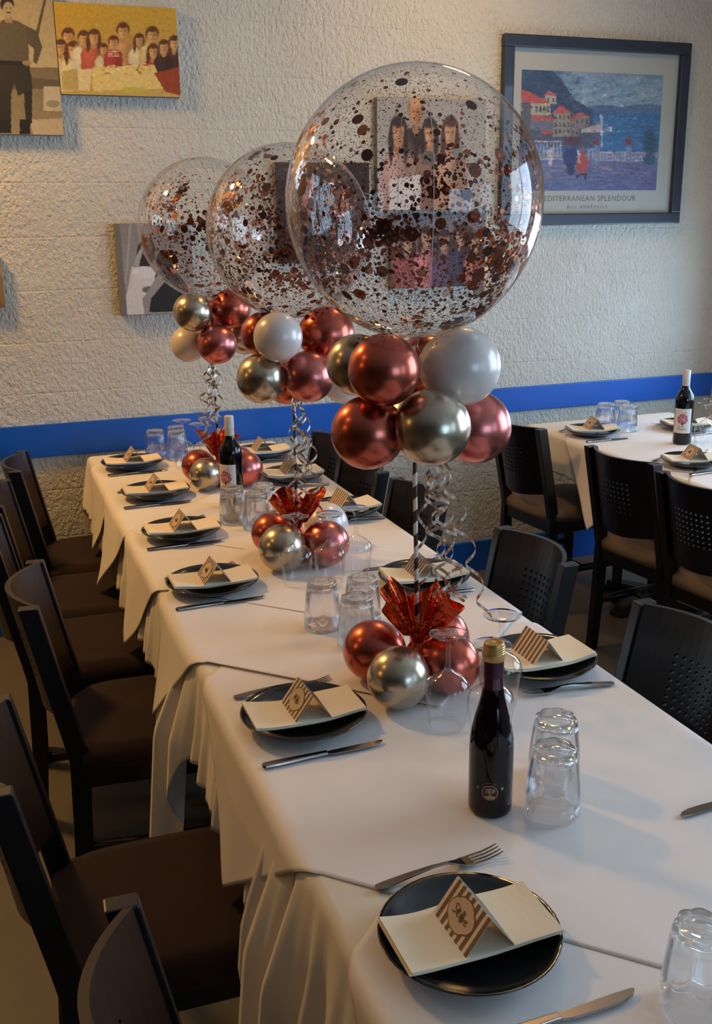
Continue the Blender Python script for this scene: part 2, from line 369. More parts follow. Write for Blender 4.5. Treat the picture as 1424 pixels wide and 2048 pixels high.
    for j in range(len(zs) - 1):
        for u in (us[0], us[-1]): F.append([vid(u, zs[j], 1), vid(u, zs[j + 1], 1), vid(u, zs[j + 1], 0), vid(u, zs[j], 0)])
    M['panel'] = fixn(me_new('back_panel', V, F, 'dark_wood'))
    M['panel_brown'] = M['panel'].copy(); M['panel_brown'].materials.clear(); M['panel_brown'].materials.append(MATS['brown_wood'])
    return M
CM = chair_meshes()
def chair(bx, by, rot, label, group, seat='seat', panel='panel'):
    """bx, by: where the middle of the stile tops stands"""
    c, s = math.cos(rot), math.sin(rot)
    t = tag(empty('dining_chair', (bx + .27 * c, by + .27 * s, 0), rot), label, 'chair', group)
    for k in ('rear1', 'rear-1', 'front1', 'front-1'): obj('leg', CM[k], t)
    obj('apron', CM['apron'], t); obj('stretcher', CM['stretcher'], t); obj('seat', CM[seat], t); obj('backrest', CM[panel], t)
    return t
ORD = ['first', 'second', 'third', 'fourth', 'fifth', 'sixth']
for i, (x, y, r) in enumerate([(.090, 3.785, -.12), (.012, 3.335, -.10), (-.02, 2.90, -.05), (.058, 2.41, -.10), (-.04, 1.63, -.03), (.085, .965, -.05)]):
    chair(x, y, r, 'dark wooden chair with brown suede seat, %s from the wall' % ORD[i], 'brown-seated chairs along the long table', panel='panel_brown')
for i, (x, y, r) in enumerate([(1.255, 3.70, 0), (1.232, 3.285, .03), (1.25, 2.850, 0), (1.308, 2.219, 0), (1.327, 1.60, 0)]):
    chair(x, y, PI + r, 'dark chair with perforated back at the long table, %s from the wall' % ORD[i], 'perforated chairs along the long table')
for i, (x, y, r) in enumerate([(2.08, 3.71, .10), (2.125, 3.025, .12), (2.12, 2.585, .12)]):
    chair(x, y, r, 'dark perforated chair tucked into the side table, %s from the wall' % ORD[i], 'perforated chairs along the side table', seat='seat_grey')

# ---------------------------------------------------------------- tables and cloths
def table(x0, x1, y0, y1, label, pedestal=False, fl=.10):
    t = tag(empty('dining_table', ((x0 + x1) / 2, (y0 + y1) / 2, 0)), label, 'table', 'restaurant tables')
    hx, hy = (x1 - x0) / 2 - .012, (y1 - y0) / 2 - .006
    obj('tabletop', bevel(G().box(-hx, hx, -hy, hy, .72, .7475).mesh('tabletop', 'dark_wood'), .004), t)
    if pedestal:
        ox = -.085 if x0 < 1 else 0.0   # the column stands clear of the chairs pushed in from both sides
        obj('column', G().lathe([(.036, .03), (.030, .06), (.030, .70), (.06, .72)], 20, True).mesh('column', 'iron', True), t, (ox, 0, 0))
        for k in range(4):
            a = k * PI / 2 + .3
            gg = G(); c_, s_ = math.cos(a), math.sin(a)
            gg.bar((.02 * c_, .02 * s_, .045), (fl * c_, fl * s_, .028), .075, .05, .05, .04, Vector((-s_, c_, 0)))
            gg.bar(((fl - .03) * c_, (fl - .03) * s_, .012), ((fl + .02) * c_, (fl + .02) * s_, .012), .06, .024, side=Vector((-s_, c_, 0)))
            obj('foot', bevel(gg.mesh('foot', 'iron'), .004), t, (ox, 0, 0))
    else:
        for sx in (-1, 1):
            for sy in (-1, 1):
                obj('leg', bevel(G().box(sx * (hx - .05) - .022, sx * (hx - .05) + .022, sy * (hy - .05) - .022, sy * (hy - .05) + .022, 0, .72).mesh('leg', 'dark_wood'), .003), t)
    return t
TX0, TX1 = .378, 1.130
TB = [(3.13, 4.12), (2.10, 3.13), (1.27, 2.10), (0.10, 1.27)]
for i, (a, b) in enumerate(TB): table(TX0, TX1, a, b, 'cloth-covered table, %s from the wall in the long row' % ORD[i], True)
RX0, RX1 = 2.31, 3.06; RB = [(3.04, 4.0), (2.05, 3.035)]
for i, (a, b) in enumerate(RB): table(RX0, RX1, a, b, 'cloth-covered side table with an iron foot, %s from the wall' % ORD[i], True, .24)

def wavy(y, seed):
    return math.sin(y * 17 + seed) * .5 + math.sin(y * 41 + seed * 2.3) * .35 + math.sin(y * 73 + seed * 1.7) * .15
def drop(e, r=.016):
    """distance past the edge -> outward, downward of a bend of radius r"""
    if e <= 0: return 0.0, 0.0
    if e < r * PI / 2: return r * math.sin(e / r), r * (1 - math.cos(e / r))
    return r, r + e - r * PI / 2
def base_cloth(name, x0, x1, y0, y1, hangL, hangR, label, pleat=None, hy0=.0, hy1=.0, seed=0.0, grp='white table linens'):
    """aligned cloth; hangL is a function of y"""
    ny = int((y1 - y0 + hy0 + hy1) / .010); nl, nm, nr = 22, 6, 12
    V = []; F = []; zt = .7495
    for i in range(ny + 1):
        yy = y0 - hy0 + (y1 - y0 + hy0 + hy1) * i / ny
        yc = min(max(yy, y0), y1); ey = (y0 - yy) if yy < y0 else (yy - y1)
        oy, dy = drop(ey); Y = yc + (oy if yy > y1 else -oy if yy < y0 else 0)
        HL, HR = hangL(yc), hangR
        pl = pleat(yc) if pleat else 0.0
        for k in range(nl + 1):
            e = HL * (1 - k / nl); o, d = drop(e); fl = d * .10 + pl * min(1, d / .2) * (.022 * math.sin(yc * 80 + seed) + .012 * math.sin(yc * 133) + .026) + .010 * wavy(yc, seed) * min(1, d / .15)
            V.append((x0 - o - max(0, fl), Y, zt - d - dy))
        for k in range(1, nm): V.append((x0 + (x1 - x0) * k / nm, Y, zt - dy))
        for k in range(nr + 1):
            e = HR * k / nr; o, d = drop(e); V.append((x1 + o + d * .06 + .004 * wavy(yc, seed + 1) * min(1, d / .1), Y, zt - d - dy))
    w = nl + 1 + nm - 1 + nr + 1
    for i in range(ny):
        for j in range(w - 1): a = i * w + j; F.append((a, a + 1, a + w + 1, a + w))
    me = me_new(name, V, F, 'cloth', True)
    o = obj(name, me); sol = o.modifiers.new('thick', 'SOLIDIFY'); sol.thickness = .0012; sol.offset = -1
    return tag(o, label, 'tablecloth', grp)
gs = lambda y, c, w: math.exp(-((y - c) / w) ** 2)
hL = lambda y: .228 + .32 * gs(y, 2.10, .062) + .42 * gs(y, 1.29, .072) + .012 * math.sin(y * 9)
pL = lambda y: .25 + 1.0 * gs(y, 2.10, .10) + 1.0 * gs(y, 1.29, .11)
base_cloth('tablecloth', TX0, TX1, TB[0][0], TB[0][1], hL, .2, 'off-white cloth over the long table, closest to the wall', pL, 0, .22, 1.0)
base_cloth('tablecloth', TX0, TX1, TB[1][0], TB[1][1], hL, .2, 'off-white cloth with pleated corner, on the second table from the wall', pL, 0, 0, 2.0)
base_cloth('tablecloth', TX0, TX1, TB[2][0], TB[2][1], hL, .2, 'off-white cloth under the ruby bottle, on the third table from the wall', pL, 0, 0, 3.0)
base_cloth('tablecloth', TX0, TX1, TB[3][0], TB[3][1], lambda y: .228 + .42 * gs(y, 1.29, .072), .2, 'off-white cloth with long pleats, fourth table from the wall', pL, .22, 0, 4.0)
for i, (a, b) in enumerate(RB):
    base_cloth('tablecloth', RX0, RX1, a, b, lambda y: .17, .17, 'off-white cloth on the side table, %s from the wall' % ORD[i], None, 0 if i == 0 else .17, .17 if i == 0 else 0, 5.0 + i)

def paper_sheet(xc, yc, half, zt, x0, x1, yend, label, seed, curl=.12, ang=PI / 4, lift=0.0, ystart=None, hang=.262):
    n = 110; sd = half * math.sqrt(2); V = []; F = []
    ca, sa = math.cos(ang), math.sin(ang)
    for i in range(n + 1):
        for j in range(n + 1):
            a, b = sd * (i / n - .5), sd * (j / n - .5)
            x, y = xc + a * ca - b * sa, yc + a * sa + b * ca
            el = x0 - x; er = x - x1; ey = y - yend; es = (ystart - y) if ystart is not None else -1
            X, Y, Z = x, y, zt; kk = min(1.0, hang / max(.01, half - (x1 - x0) / 2)); el *= kk if el > 0 else 1; er *= kk if er > 0 else 1
            if el > 0:
                o, d = drop(el, .022); X = x0 - o - .004 - curl * d * (1 + .5 * wavy(y * .45, seed)) - .3 * d * d; Z -= d
            elif er > 0:
                o, d = drop(er, .018); X = x1 + o + .003 + .10 * d; Z -= d
            if ey > 0:
                o, d = drop(ey, .02); Y = yend + o + .003; Z -= d
            elif es > 0:
                o, d = drop(es, .02); Y = ystart - o - .003; Z -= d
            if el <= 0 and er <= 0 and ey <= 0 and es <= 0:
                m = min(-el, -er, .1) / .1
                edge = min(i, j, n - i, n - j) * sd / n
                Z += .0008 * m * (wavy(x * .6 + y * .3, seed) ) * .5 + lift * max(0, 1 - edge / .05) * .004
            V.append((X, Y, Z))
    for i in range(n):
        for j in range(n): q = i * (n + 1) + j; F.append((q, q + n + 1, q + n + 2, q + 1))
    o = obj('paper_table_cover', me_new('paper_cover', V, F, 'paper', True)); sol = o.modifiers.new('thick', 'SOLIDIFY'); sol.thickness = .0006; sol.offset = 0
    return tag(o, label, 'table cover', 'white paper covers')
XM = (TX0 + TX1) / 2
paper_sheet(XM, 3.66, .68, .7508, TX0, TX1, 4.125, 'white paper cover on the long table, laid closest to the wall', 1.0, .10)
paper_sheet(XM, 3.255, .66, .7516, TX0, TX1, 4.125, 'white paper cover on the long table, second from the wall', 2.0, .16, lift=.5)
paper_sheet(XM, 2.735, .66, .7524, TX0, TX1, 4.125, 'white paper cover on the long table, third from the wall', 3.0, .16, lift=.5)
paper_sheet(XM, 1.560, .735, .7516, TX0, TX1, 4.125, 'white paper cover under the ruby bottle', 4.0, .10)
paper_sheet(XM, 2.200, .60, .7532, TX0, TX1, 4.125, 'white paper cover overlapping the one under the ruby bottle', 5.0, .20, lift=.8)
paper_sheet(XM, 0.720, .70, .7508, TX0, TX1, 4.125, 'white paper cover under the Steve place setting', 6.0, .08, ystart=.095)
RM = (RX0 + RX1) / 2
paper_sheet(RM, 3.36, .70, .7515, RX0, RX1, 4.005, 'white paper cover on the side table, beneath its wine bottle', 6.0, .10, hang=.34)
paper_sheet(RM, 2.55, .70, .7527, RX0, RX1, 4.005, 'white paper cover on the side table, beside the cover under its wine bottle', 7.0, .10, ystart=2.045)
TOP = .7545

# ---------------------------------------------------------------- place settings
def plate_mesh():
    pr = [(.001, .004), (.058, .004), (.062, .0), (.068, .0), (.070, .004), (.095, .012), (.110, .019), (.1165, .025), (.1175, .027), (.1165, .028), (.109, .0225), (.094, .0155), (.075, .0095), (.060, .008), (.001, .008)]
    return G().lathe(pr, 48).mesh('plate', 'black_glaze', True)
PLATE = plate_mesh()
def napkin_mesh(seed):
    r = random.Random(seed); g = G(); nx, ny = 16, 6
    for layer in range(3):
        V = []; F = []; dx, dy = r.uniform(-.003, .003), r.uniform(-.002, .002)
        for top in (0, 1):
            for i in range(nx + 1):
                for j in range(ny + 1):
                    u, v = -1 + 2 * i / nx, -1 + 2 * j / ny
                    z = .0215 + .0082 * u * u + .0022 * layer + (.0019 if top else 0) + .0012 * math.sin(u * 5 + seed) * v
                    V.append((u * .104 + dx, v * .053 + dy + .003 * math.sin(u * 3 + seed), z))
        N = (nx + 1) * (ny + 1)
        for top in (0, 1):
            for i in range(nx):
                for j in range(ny):
                    a = top * N + i * (ny + 1) + j; f = (a, a + ny + 1, a + ny + 2, a + 1); F.append(f if top else f[::-1])
        rim = [(i, 0) for i in range(nx)] + [(nx, j) for j in range(ny)] + [(i, ny) for i in range(nx, 0, -1)] + [(0, j) for j in range(ny, 0, -1)]
        for k in range(len(rim)):
            a = rim[k][0] * (ny + 1) + rim[k][1]; b = rim[(k + 1) % len(rim)][0] * (ny + 1) + rim[(k + 1) % len(rim)][1]; F.append((a, b, b + N, a + N))
        g.add(V, F)
    return g.mesh('napkin', 'napkin')
NAPS = [napkin_mesh(k) for k in range(4)]
def strip(g, st, t):
    """st: (x, half width, z, y centre)"""
    rings = [[(x, yc - w, z), (x, yc + w, z), (x, yc + w * .8, z + t), (x, yc - w * .8, z + t)] for x, w, z, yc in st]
    g.loft(rings); return g
def fork_mesh():
    g = G()
    strip(g, [(-.100, .003, .001, 0), (-.097, .0075, .001, 0), (-.085, .0085, .002, 0), (-.05, .0065, .006, 0), (-.01, .0040, .009, 0), (.015, .0035, .008, 0), (.030, .008, .004, 0), (.040, .0125, .0022, 0), (.052, .0128, .002, 0)], .0024)
    for k in range(4):
        y = -.0102 + .0068 * k
        strip(g, [(.052, .0022, .002, y), (.075, .0019, .0030, y), (.092, .0017, .0065, y), (.101, .0008, .0095, y)], .0018)
    return fixn(g.mesh('fork', 'steel'))
def knife_parts():
    a = fixn(strip(G(), [(-.112, .004, .001, 0), (-.108, .0078, .001, 0), (-.09, .0085, .0012, 0), (-.04, .0068, .0015, 0), (.0, .0058, .0015, 0), (.006, .0062, .0015, 0)], .0048).mesh('knife_handle', 'steel'))
    b = fixn(strip(G(), [(.006, .0055, .0015, 0), (.020, .0078, .0015, -.001), (.06, .0092, .0015, -.001), (.09, .0088, .0015, 0), (.105, .0060, .0015, .002), (.112, .0018, .0015, .0045)], .0018).mesh('knife_blade', 'steel'))
    return a, b
FORK = bevel(fork_mesh(), .0005, 1); KH, KB = knife_parts(); KH = bevel(KH, .0012, 2)
# tent card: ridge along local y, printed face towards local -x
CH, CW, CL = .046, .034, .047
def card_panels():
    sl = math.hypot(CH, CW)
    def panel(sgn):
        g = G(); t = .0006
        A = [(0, -CL, CH), (0, CL, CH), (sgn * CW, CL, 0), (sgn * CW, -CL, 0)]; B = [(x, y, z - t) for x, y, z in A]
        return fixn(g.hexa(A, B).mesh('card_panel', 'card_white'))
    def stripes(sgn):
        g = G(); n = 7; p = 2 * CL / n
        for k in range(n):
            y0 = -CL + p * (k + .02); y1 = y0 + p * .5
            nx, nz = sgn * CH / sl * .0004, CW / sl * .0004
            g.add([(nx, y0, CH + nz), (nx, y1, CH + nz), (sgn * CW + nx, y1, nz), (sgn * CW + nx, y0, nz)], [(0, 1, 2, 3)])
        return g.mesh('card_stripes', 'card_gold')
    def plaque(scale, mat, off):
        n = 40; V = [(0, 0, 0)]; sgn = -1
        for k in range(n):
            a = 2 * PI * k / n; r = 1 + .09 * abs(math.cos(2 * a)) ** .6 - .05
            V.append((math.cos(a) * .031 * r * scale, math.sin(a) * .0215 * r * scale, off))
        me = me_new('plaque', V, [(0, 1 + k, 1 + (k + 1) % n) for k in range(n)], mat)
        return warp(me, onface)
    return panel, stripes, plaque
def onface(c):
    """u along +y reading direction, v up the printed slope, lifted by z"""
    sl = math.hypot(CH, CW); mid = Vector((-CW / 2, 0, CH / 2)); ev = Vector((CW / sl, 0, CH / sl)); nn = Vector((-CH / sl, 0, CW / sl)); eu = Vector((0, -1, 0))
    return mid + eu * c.x + ev * c.y + nn * c.z
_p, _s, _q = card_panels()
CP = [_p(-1), _p(1)]; CS = [_s(-1), _s(1)]; PQ1 = _q(1.0, 'card_gold', .0007); PQ2 = _q(.93, 'card_blush', .0010)
def catmull(P, n=6):
    P = [P[0]] + list(P) + [P[-1]]; out = []
    for i in range(1, len(P) - 2):
        for k in range(n):
            t = k / n; p0, p1, p2, p3 = (np.array(q, float) for q in P[i - 1:i + 3])
            out.append(.5 * ((2 * p1) + (-p0 + p2) * t + (2 * p0 - 5 * p1 + 4 * p2 - p3) * t * t + (-p0 + 3 * p1 - 3 * p2 + p3) * t ** 3))
    out.append(np.array(P[-2], float)); return out
def hand(strokes, sc, w, dx=0, dy=0):
    g = G()
    for st in strokes:
        P = catmull(st); V = []; F = []
        for i, p in enumerate(P):
            t = P[min(i + 1, len(P) - 1)] - P[max(i - 1, 0)]; l = np.hypot(*t) or 1; nn = np.array([-t[1], t[0]]) / l * w
            for s in (1, -1): q = p * sc + nn * s; V.append((q[0] + dx, q[1] + dy, .0014))
        for i in range(len(P) - 1): F.append((2 * i, 2 * i + 1, 2 * i + 3, 2 * i + 2))
        g.add(V, F)
    return warp(g.mesh('handwriting', 'ink'), onface)
H_STEVE = [[(.9, 2.0), (.5, 2.3), (.1, 1.9), (.5, 1.3), (.8, .8), (.3, .3), (0, .6)], [(1.5, 2.1), (1.4, 1.2), (1.5, .4), (1.8, .4)], [(1.1, 1.5), (1.9, 1.6)],
           [(2.0, .9), (2.5, 1.0), (2.4, 1.4), (2.05, 1.1), (2.2, .45), (2.7, .5)], [(2.9, 1.3), (3.1, .5), (3.5, 1.3)], [(3.6, .9), (4.1, 1.0), (4.0, 1.4), (3.65, 1.1), (3.8, .45), (4.4, .55)]]
H_MIRA = [[(0, .3), (.2, 2.0), (.6, .8), (1.1, 2.0), (1.2, .3)], [(1.7, 1.3), (1.75, .3)], [(1.7, 1.8), (1.75, 1.9)], [(2.2, 1.3), (2.2, .3)], [(2.2, 1.0), (2.6, 1.35), (2.9, 1.2)], [(3.9, 1.2), (3.4, 1.3), (3.2, .7), (3.6, .3), (3.9, .9), (3.9, 1.3), (4.0, .3)]]
def scribble(seed):
    r = random.Random(seed); x = 0; st = []
    for k in range(r.randint(3, 4)):
        st.append([(x, r.uniform(.2, .6)), (x + .3, r.uniform(1.3, 2.1)), (x + .5, r.uniform(.2, .7)), (x + .9, r.uniform(.9, 1.5)), (x + 1.0, r.uniform(.2, .6))]); x += r.uniform(.9, 1.2)
    return st
def place_card(x, y, z, rz, label, strokes, front=True, grp='striped place cards'):
    t = tag(empty('place_card', (x, y, z), rz), label, 'place card', grp)
    for k in (0, 1):
        p = obj('card_panel', CP[k], t); obj('stripe_print', CS[k], p)
        if k == 0:
            obj('plaque_border', PQ1, p); obj('plaque', PQ2, p); obj('handwriting', strokes, p)
    return t
HANDS = {'Steve': hand([[(a * 1.12, b * .85) for a, b in st] for st in H_STEVE], .0074, .00052, -.0185, -.007), 'Mira': hand(H_MIRA, .0062, .0006, -.0125, -.007)}
SIDE_A, SIDE_B, SIDE_C = 'by the brown-seated chairs', 'opposite the brown-seated chairs', 'on the side table'
def setting(x, y, who, which, flip, fork_dy, knife_dy, frot=0.0, krot=0.0, nap=0, fx=0.0, kx=0.0, cut=True, prot=0.0, fork=True, knife=True):
    lab = lambda thing: '%s, %s' % (thing, which)
    p = tag(obj('plate', PLATE, None, (x, y, TOP)), lab('round black plate'), 'plate', 'black plates')
    n = tag(obj('napkin', NAPS[nap % 4], None, (x, y, TOP + .0005), (0, 0, (PI if flip else 0) + prot)), lab('cream folded paper napkin'), 'napkin', 'cream napkins')
    st = HANDS[who] if who in HANDS else hand(scribble(hash_(which)), .0060, .0006, -.012, -.007)
    nm = 'striped place card reading %s' % who if who in HANDS else 'striped place card with handwriting'
    if not flip: place_card(x + .004, y - .003, TOP + .0285, 0.0 + prot, lab(nm), st)
    else: place_card(x - .004, y + .003, TOP + .0285, PI + prot, lab('gold-striped place card'), st)
    s = -1 if flip else 1
    if fork: tag(obj('fork', FORK, None, (x + fx, y + fork_dy, TOP), (0, 0, (PI if flip else 0) + frot)), lab('steel fork'), 'fork', 'steel forks')
    if knife:
        k = tag(obj('knife', KH, None, (x + kx, y + knife_dy, TOP), (0, 0, (PI if flip else 0) + krot)), lab('steel table knife'), 'knife', 'steel knives')
        obj('blade', KB, k)
def hash_(s): return sum((i + 1) * ord(c) for i, c in enumerate(s)) % 9973
pos = lambda k, side: '%s place from the wall, %s' % (ORD[k], side)
# x, y, name, fork offset, knife offset
for k, (x, y, who, fdy, kdy, fr, fx, kx) in enumerate([
        (.503, 3.848, 'a', .140, -.108, .25, -.005, .003), (.511, 3.377, 'b', .124, -.114, .25, -.02, -.012), (.506, 2.891, 'c', .138, -.098, .22, .005, -.007),
        (.493, 2.414, 'd', .132, -.116, .20, -.005, -.005), (.492, 1.640, 'Mira', .147, -.126, .0, .002, -.003), (.507, .985, 'Steve', .157, -.148, .06, .03, .038)]):
    setting(x, y, who, pos(k, SIDE_A), False, fdy, kdy, fr, 0.02, k, fx, kx)
for k, (x, y, fdy, kdy, fr, fx) in enumerate([(1.010, 3.826, -.10, .13, 0, .0), (1.011, 3.425, -.12, .13, 0, .0), (1.035, 2.930, -.095, .14, .03, .0), (1.005, 2.247, -.11, .145, .2, .0), (1.018, 1.692, -.112, .118, -.12, .0)]):
    setting(x, y, 'e%d' % k, pos(k, SIDE_B), True, fdy, kdy, fr, -.05, k + 1, fx, 0.0, prot=.06 * (k % 3 - 1))
kn = tag(obj('knife', KH, None, (1.055, 1.137, TOP), (0, 0, PI + .03)), 'steel table knife at the sixth place from the wall, ' + SIDE_B, 'knife', 'steel knives'); obj('blade', KB, kn)
for k, (x, y, fl) in enumerate([(2.426, 3.673, False), (2.455, 3.046, False), (2.875, 3.62, True)]):
    setting(x, y, 'f%d' % k, '%s place %s' % (['first', 'second'][k] if k < 2 else 'single visible', SIDE_C + (', chair side' if k < 2 else ', beyond its bottle')), fl, .13, -.125, .2, .03, k, .0, .0, prot=-.25)

# ---------------------------------------------------------------- glassware
def weld(me):
    bm = bmesh.new(); bm.from_mesh(me); bmesh.ops.remove_doubles(bm, verts=bm.verts, dist=2e-5); bmesh.ops.recalc_face_normals(bm, faces=bm.faces); bm.to_mesh(me); bm.free(); me.shade_smooth(); return me
def tumbler_mesh():
    H = .112; n = 64; g = G()
    def flute(a, amt): return 1 - amt * (1 - abs(math.cos(4 * a)) ** .9)
    outer = []
    for z, r, am in [(0, .0425, 0), (.002, .0432, 0), (.03, .0425, 0), (.040, .0422, 0), (.044, .0418, .03), (.048, .0418, .055), (.07, .0395, .065), (.095, .0365, .075), (.106, .0350, .09), (.111, .0335, .10), (.112, .0315, .10)]:
        outer.append([(r * flute(2 * PI * k / n, am) * math.cos(2 * PI * k / n), r * flute(2 * PI * k / n, am) * math.sin(2 * PI * k / n), z) for k in range(n)])
    inner = []
    for z, r in [(.112, .024), (.1095, .020), (.1095, .0005)]: outer.append([(r * math.cos(2 * PI * k / n), r * math.sin(2 * PI * k / n), z) for k in range(n)])
    for z, r in [(0, .0425), (.0005, .0412), (.03, .0405), (.06, .0375), (.09, .0335), (.098, .031), (.100, .026), (.101, .0005)]:
        inner.append([(r * math.cos(2 * PI * k / n), r * math.sin(2 * PI * k / n), z) for k in range(n)])
    g.loft(outer, False); g.loft([r[::-1] for r in inner], False)
    return weld(fixn(g.mesh('tumbler', 'tumbler_glass', True)))
TUM = tumbler_mesh()
def wineglass_meshes():
    # upside down: rim on the table, foot in the air
    bowl = G().lathe([(.0325, 0), (.0330, .001), (.0375, .035), (.0410, .062), (.0415, .075), (.0375, .088), (.026, .098), (.013, .105), (.0075, .112), (.0065, .113)], 40)
    bowl.lathe([(.0332, .0002), (.0332, .0016), (.0320, .0016), (.0320, .0002)], 40)
    stem = G().lathe([(.0065, .112), (.0045, .122), (.0040, .145), (.0048, .165), (.009, .174)], 24)
    foot = G().lathe([(.009, .174), (.020, .1775), (.034, .180), (.0352, .181), (.034, .182), (.015, .1832), (.0005, .1835)], 40)
    return [fixn(q.mesh(nm, 'wine_glass_thin', True)) for q, nm in ((bowl, 'bowl'), (stem, 'stem'), (foot, 'foot'))]
WG = wineglass_meshes()
def tumblers(L, where):
    for (x, y), r, wh in L:
        tag(obj('tumbler', TUM, None, (x, y, TOP - .0005), (0, 0, r)), 'upturned tumbler %s, %s' % (where, wh), 'glass', 'tumblers ' + where)
def wineglasses(L, where):
    for x, y, wh in L:
        t = tag(empty('wine_glass', (x, y, TOP - .0005)), 'upturned wine glass %s, %s' % (where, wh), 'wine glass', 'wine glasses ' + where)
        for m in WG: obj(m.name.split('.')[0], m, t)
NW, NB, FW = 'nearest the wall', 'nearest the brown-seated chairs', 'farthest from the wall'
tumblers([((.767, 1.218), .3, FW), ((.822, 1.305), .1, NW)], 'beside the ruby bottle')
tumblers([((.711, .797), .2, 'standing alone')], 'by the Steve place setting')
tumblers([((.672, 2.068), .1, NB), ((.766, 2.058), .35, NW), ((.712, 1.949), .2, FW)], 'before the ruby bottle centrepiece')
tumblers([((.684, 2.978), .3, NB), ((.735, 2.885), .1, FW), ((.782, 2.975), .2, 'nearest the perforated chairs')], 'by the long table wine bottle')
tumblers([((.614, 3.970), .1, NB), ((.690, 3.922), .3, 'nearest the wine glasses'), ((.706, 4.015), .2, NW)], 'at the wall end of the long table')
tumblers([((2.555, 3.772), .1, 'nearest the chairs'), ((2.648, 3.790), .3, NW), ((2.612, 3.690), .2, FW)], 'on the side table')
wineglasses([(.735, 1.535, NB), (.785, 1.462, 'half behind the bottle'), (.866, 1.578, NW)], 'by the ruby bottle centrepiece')
wineglasses([(.703, 2.367, NB), (.868, 2.375, 'nearest the perforated chairs'), (.786, 2.350, 'between the others')], 'by the middle centrepiece')
wineglasses([(.685, 3.765, NB), (.728, 3.67, FW), (.790, 3.775, NW)], 'by the wall centrepiece')
wineglasses([(2.688, 3.275, FW), (2.770, 3.345, NW)], 'on the side table')

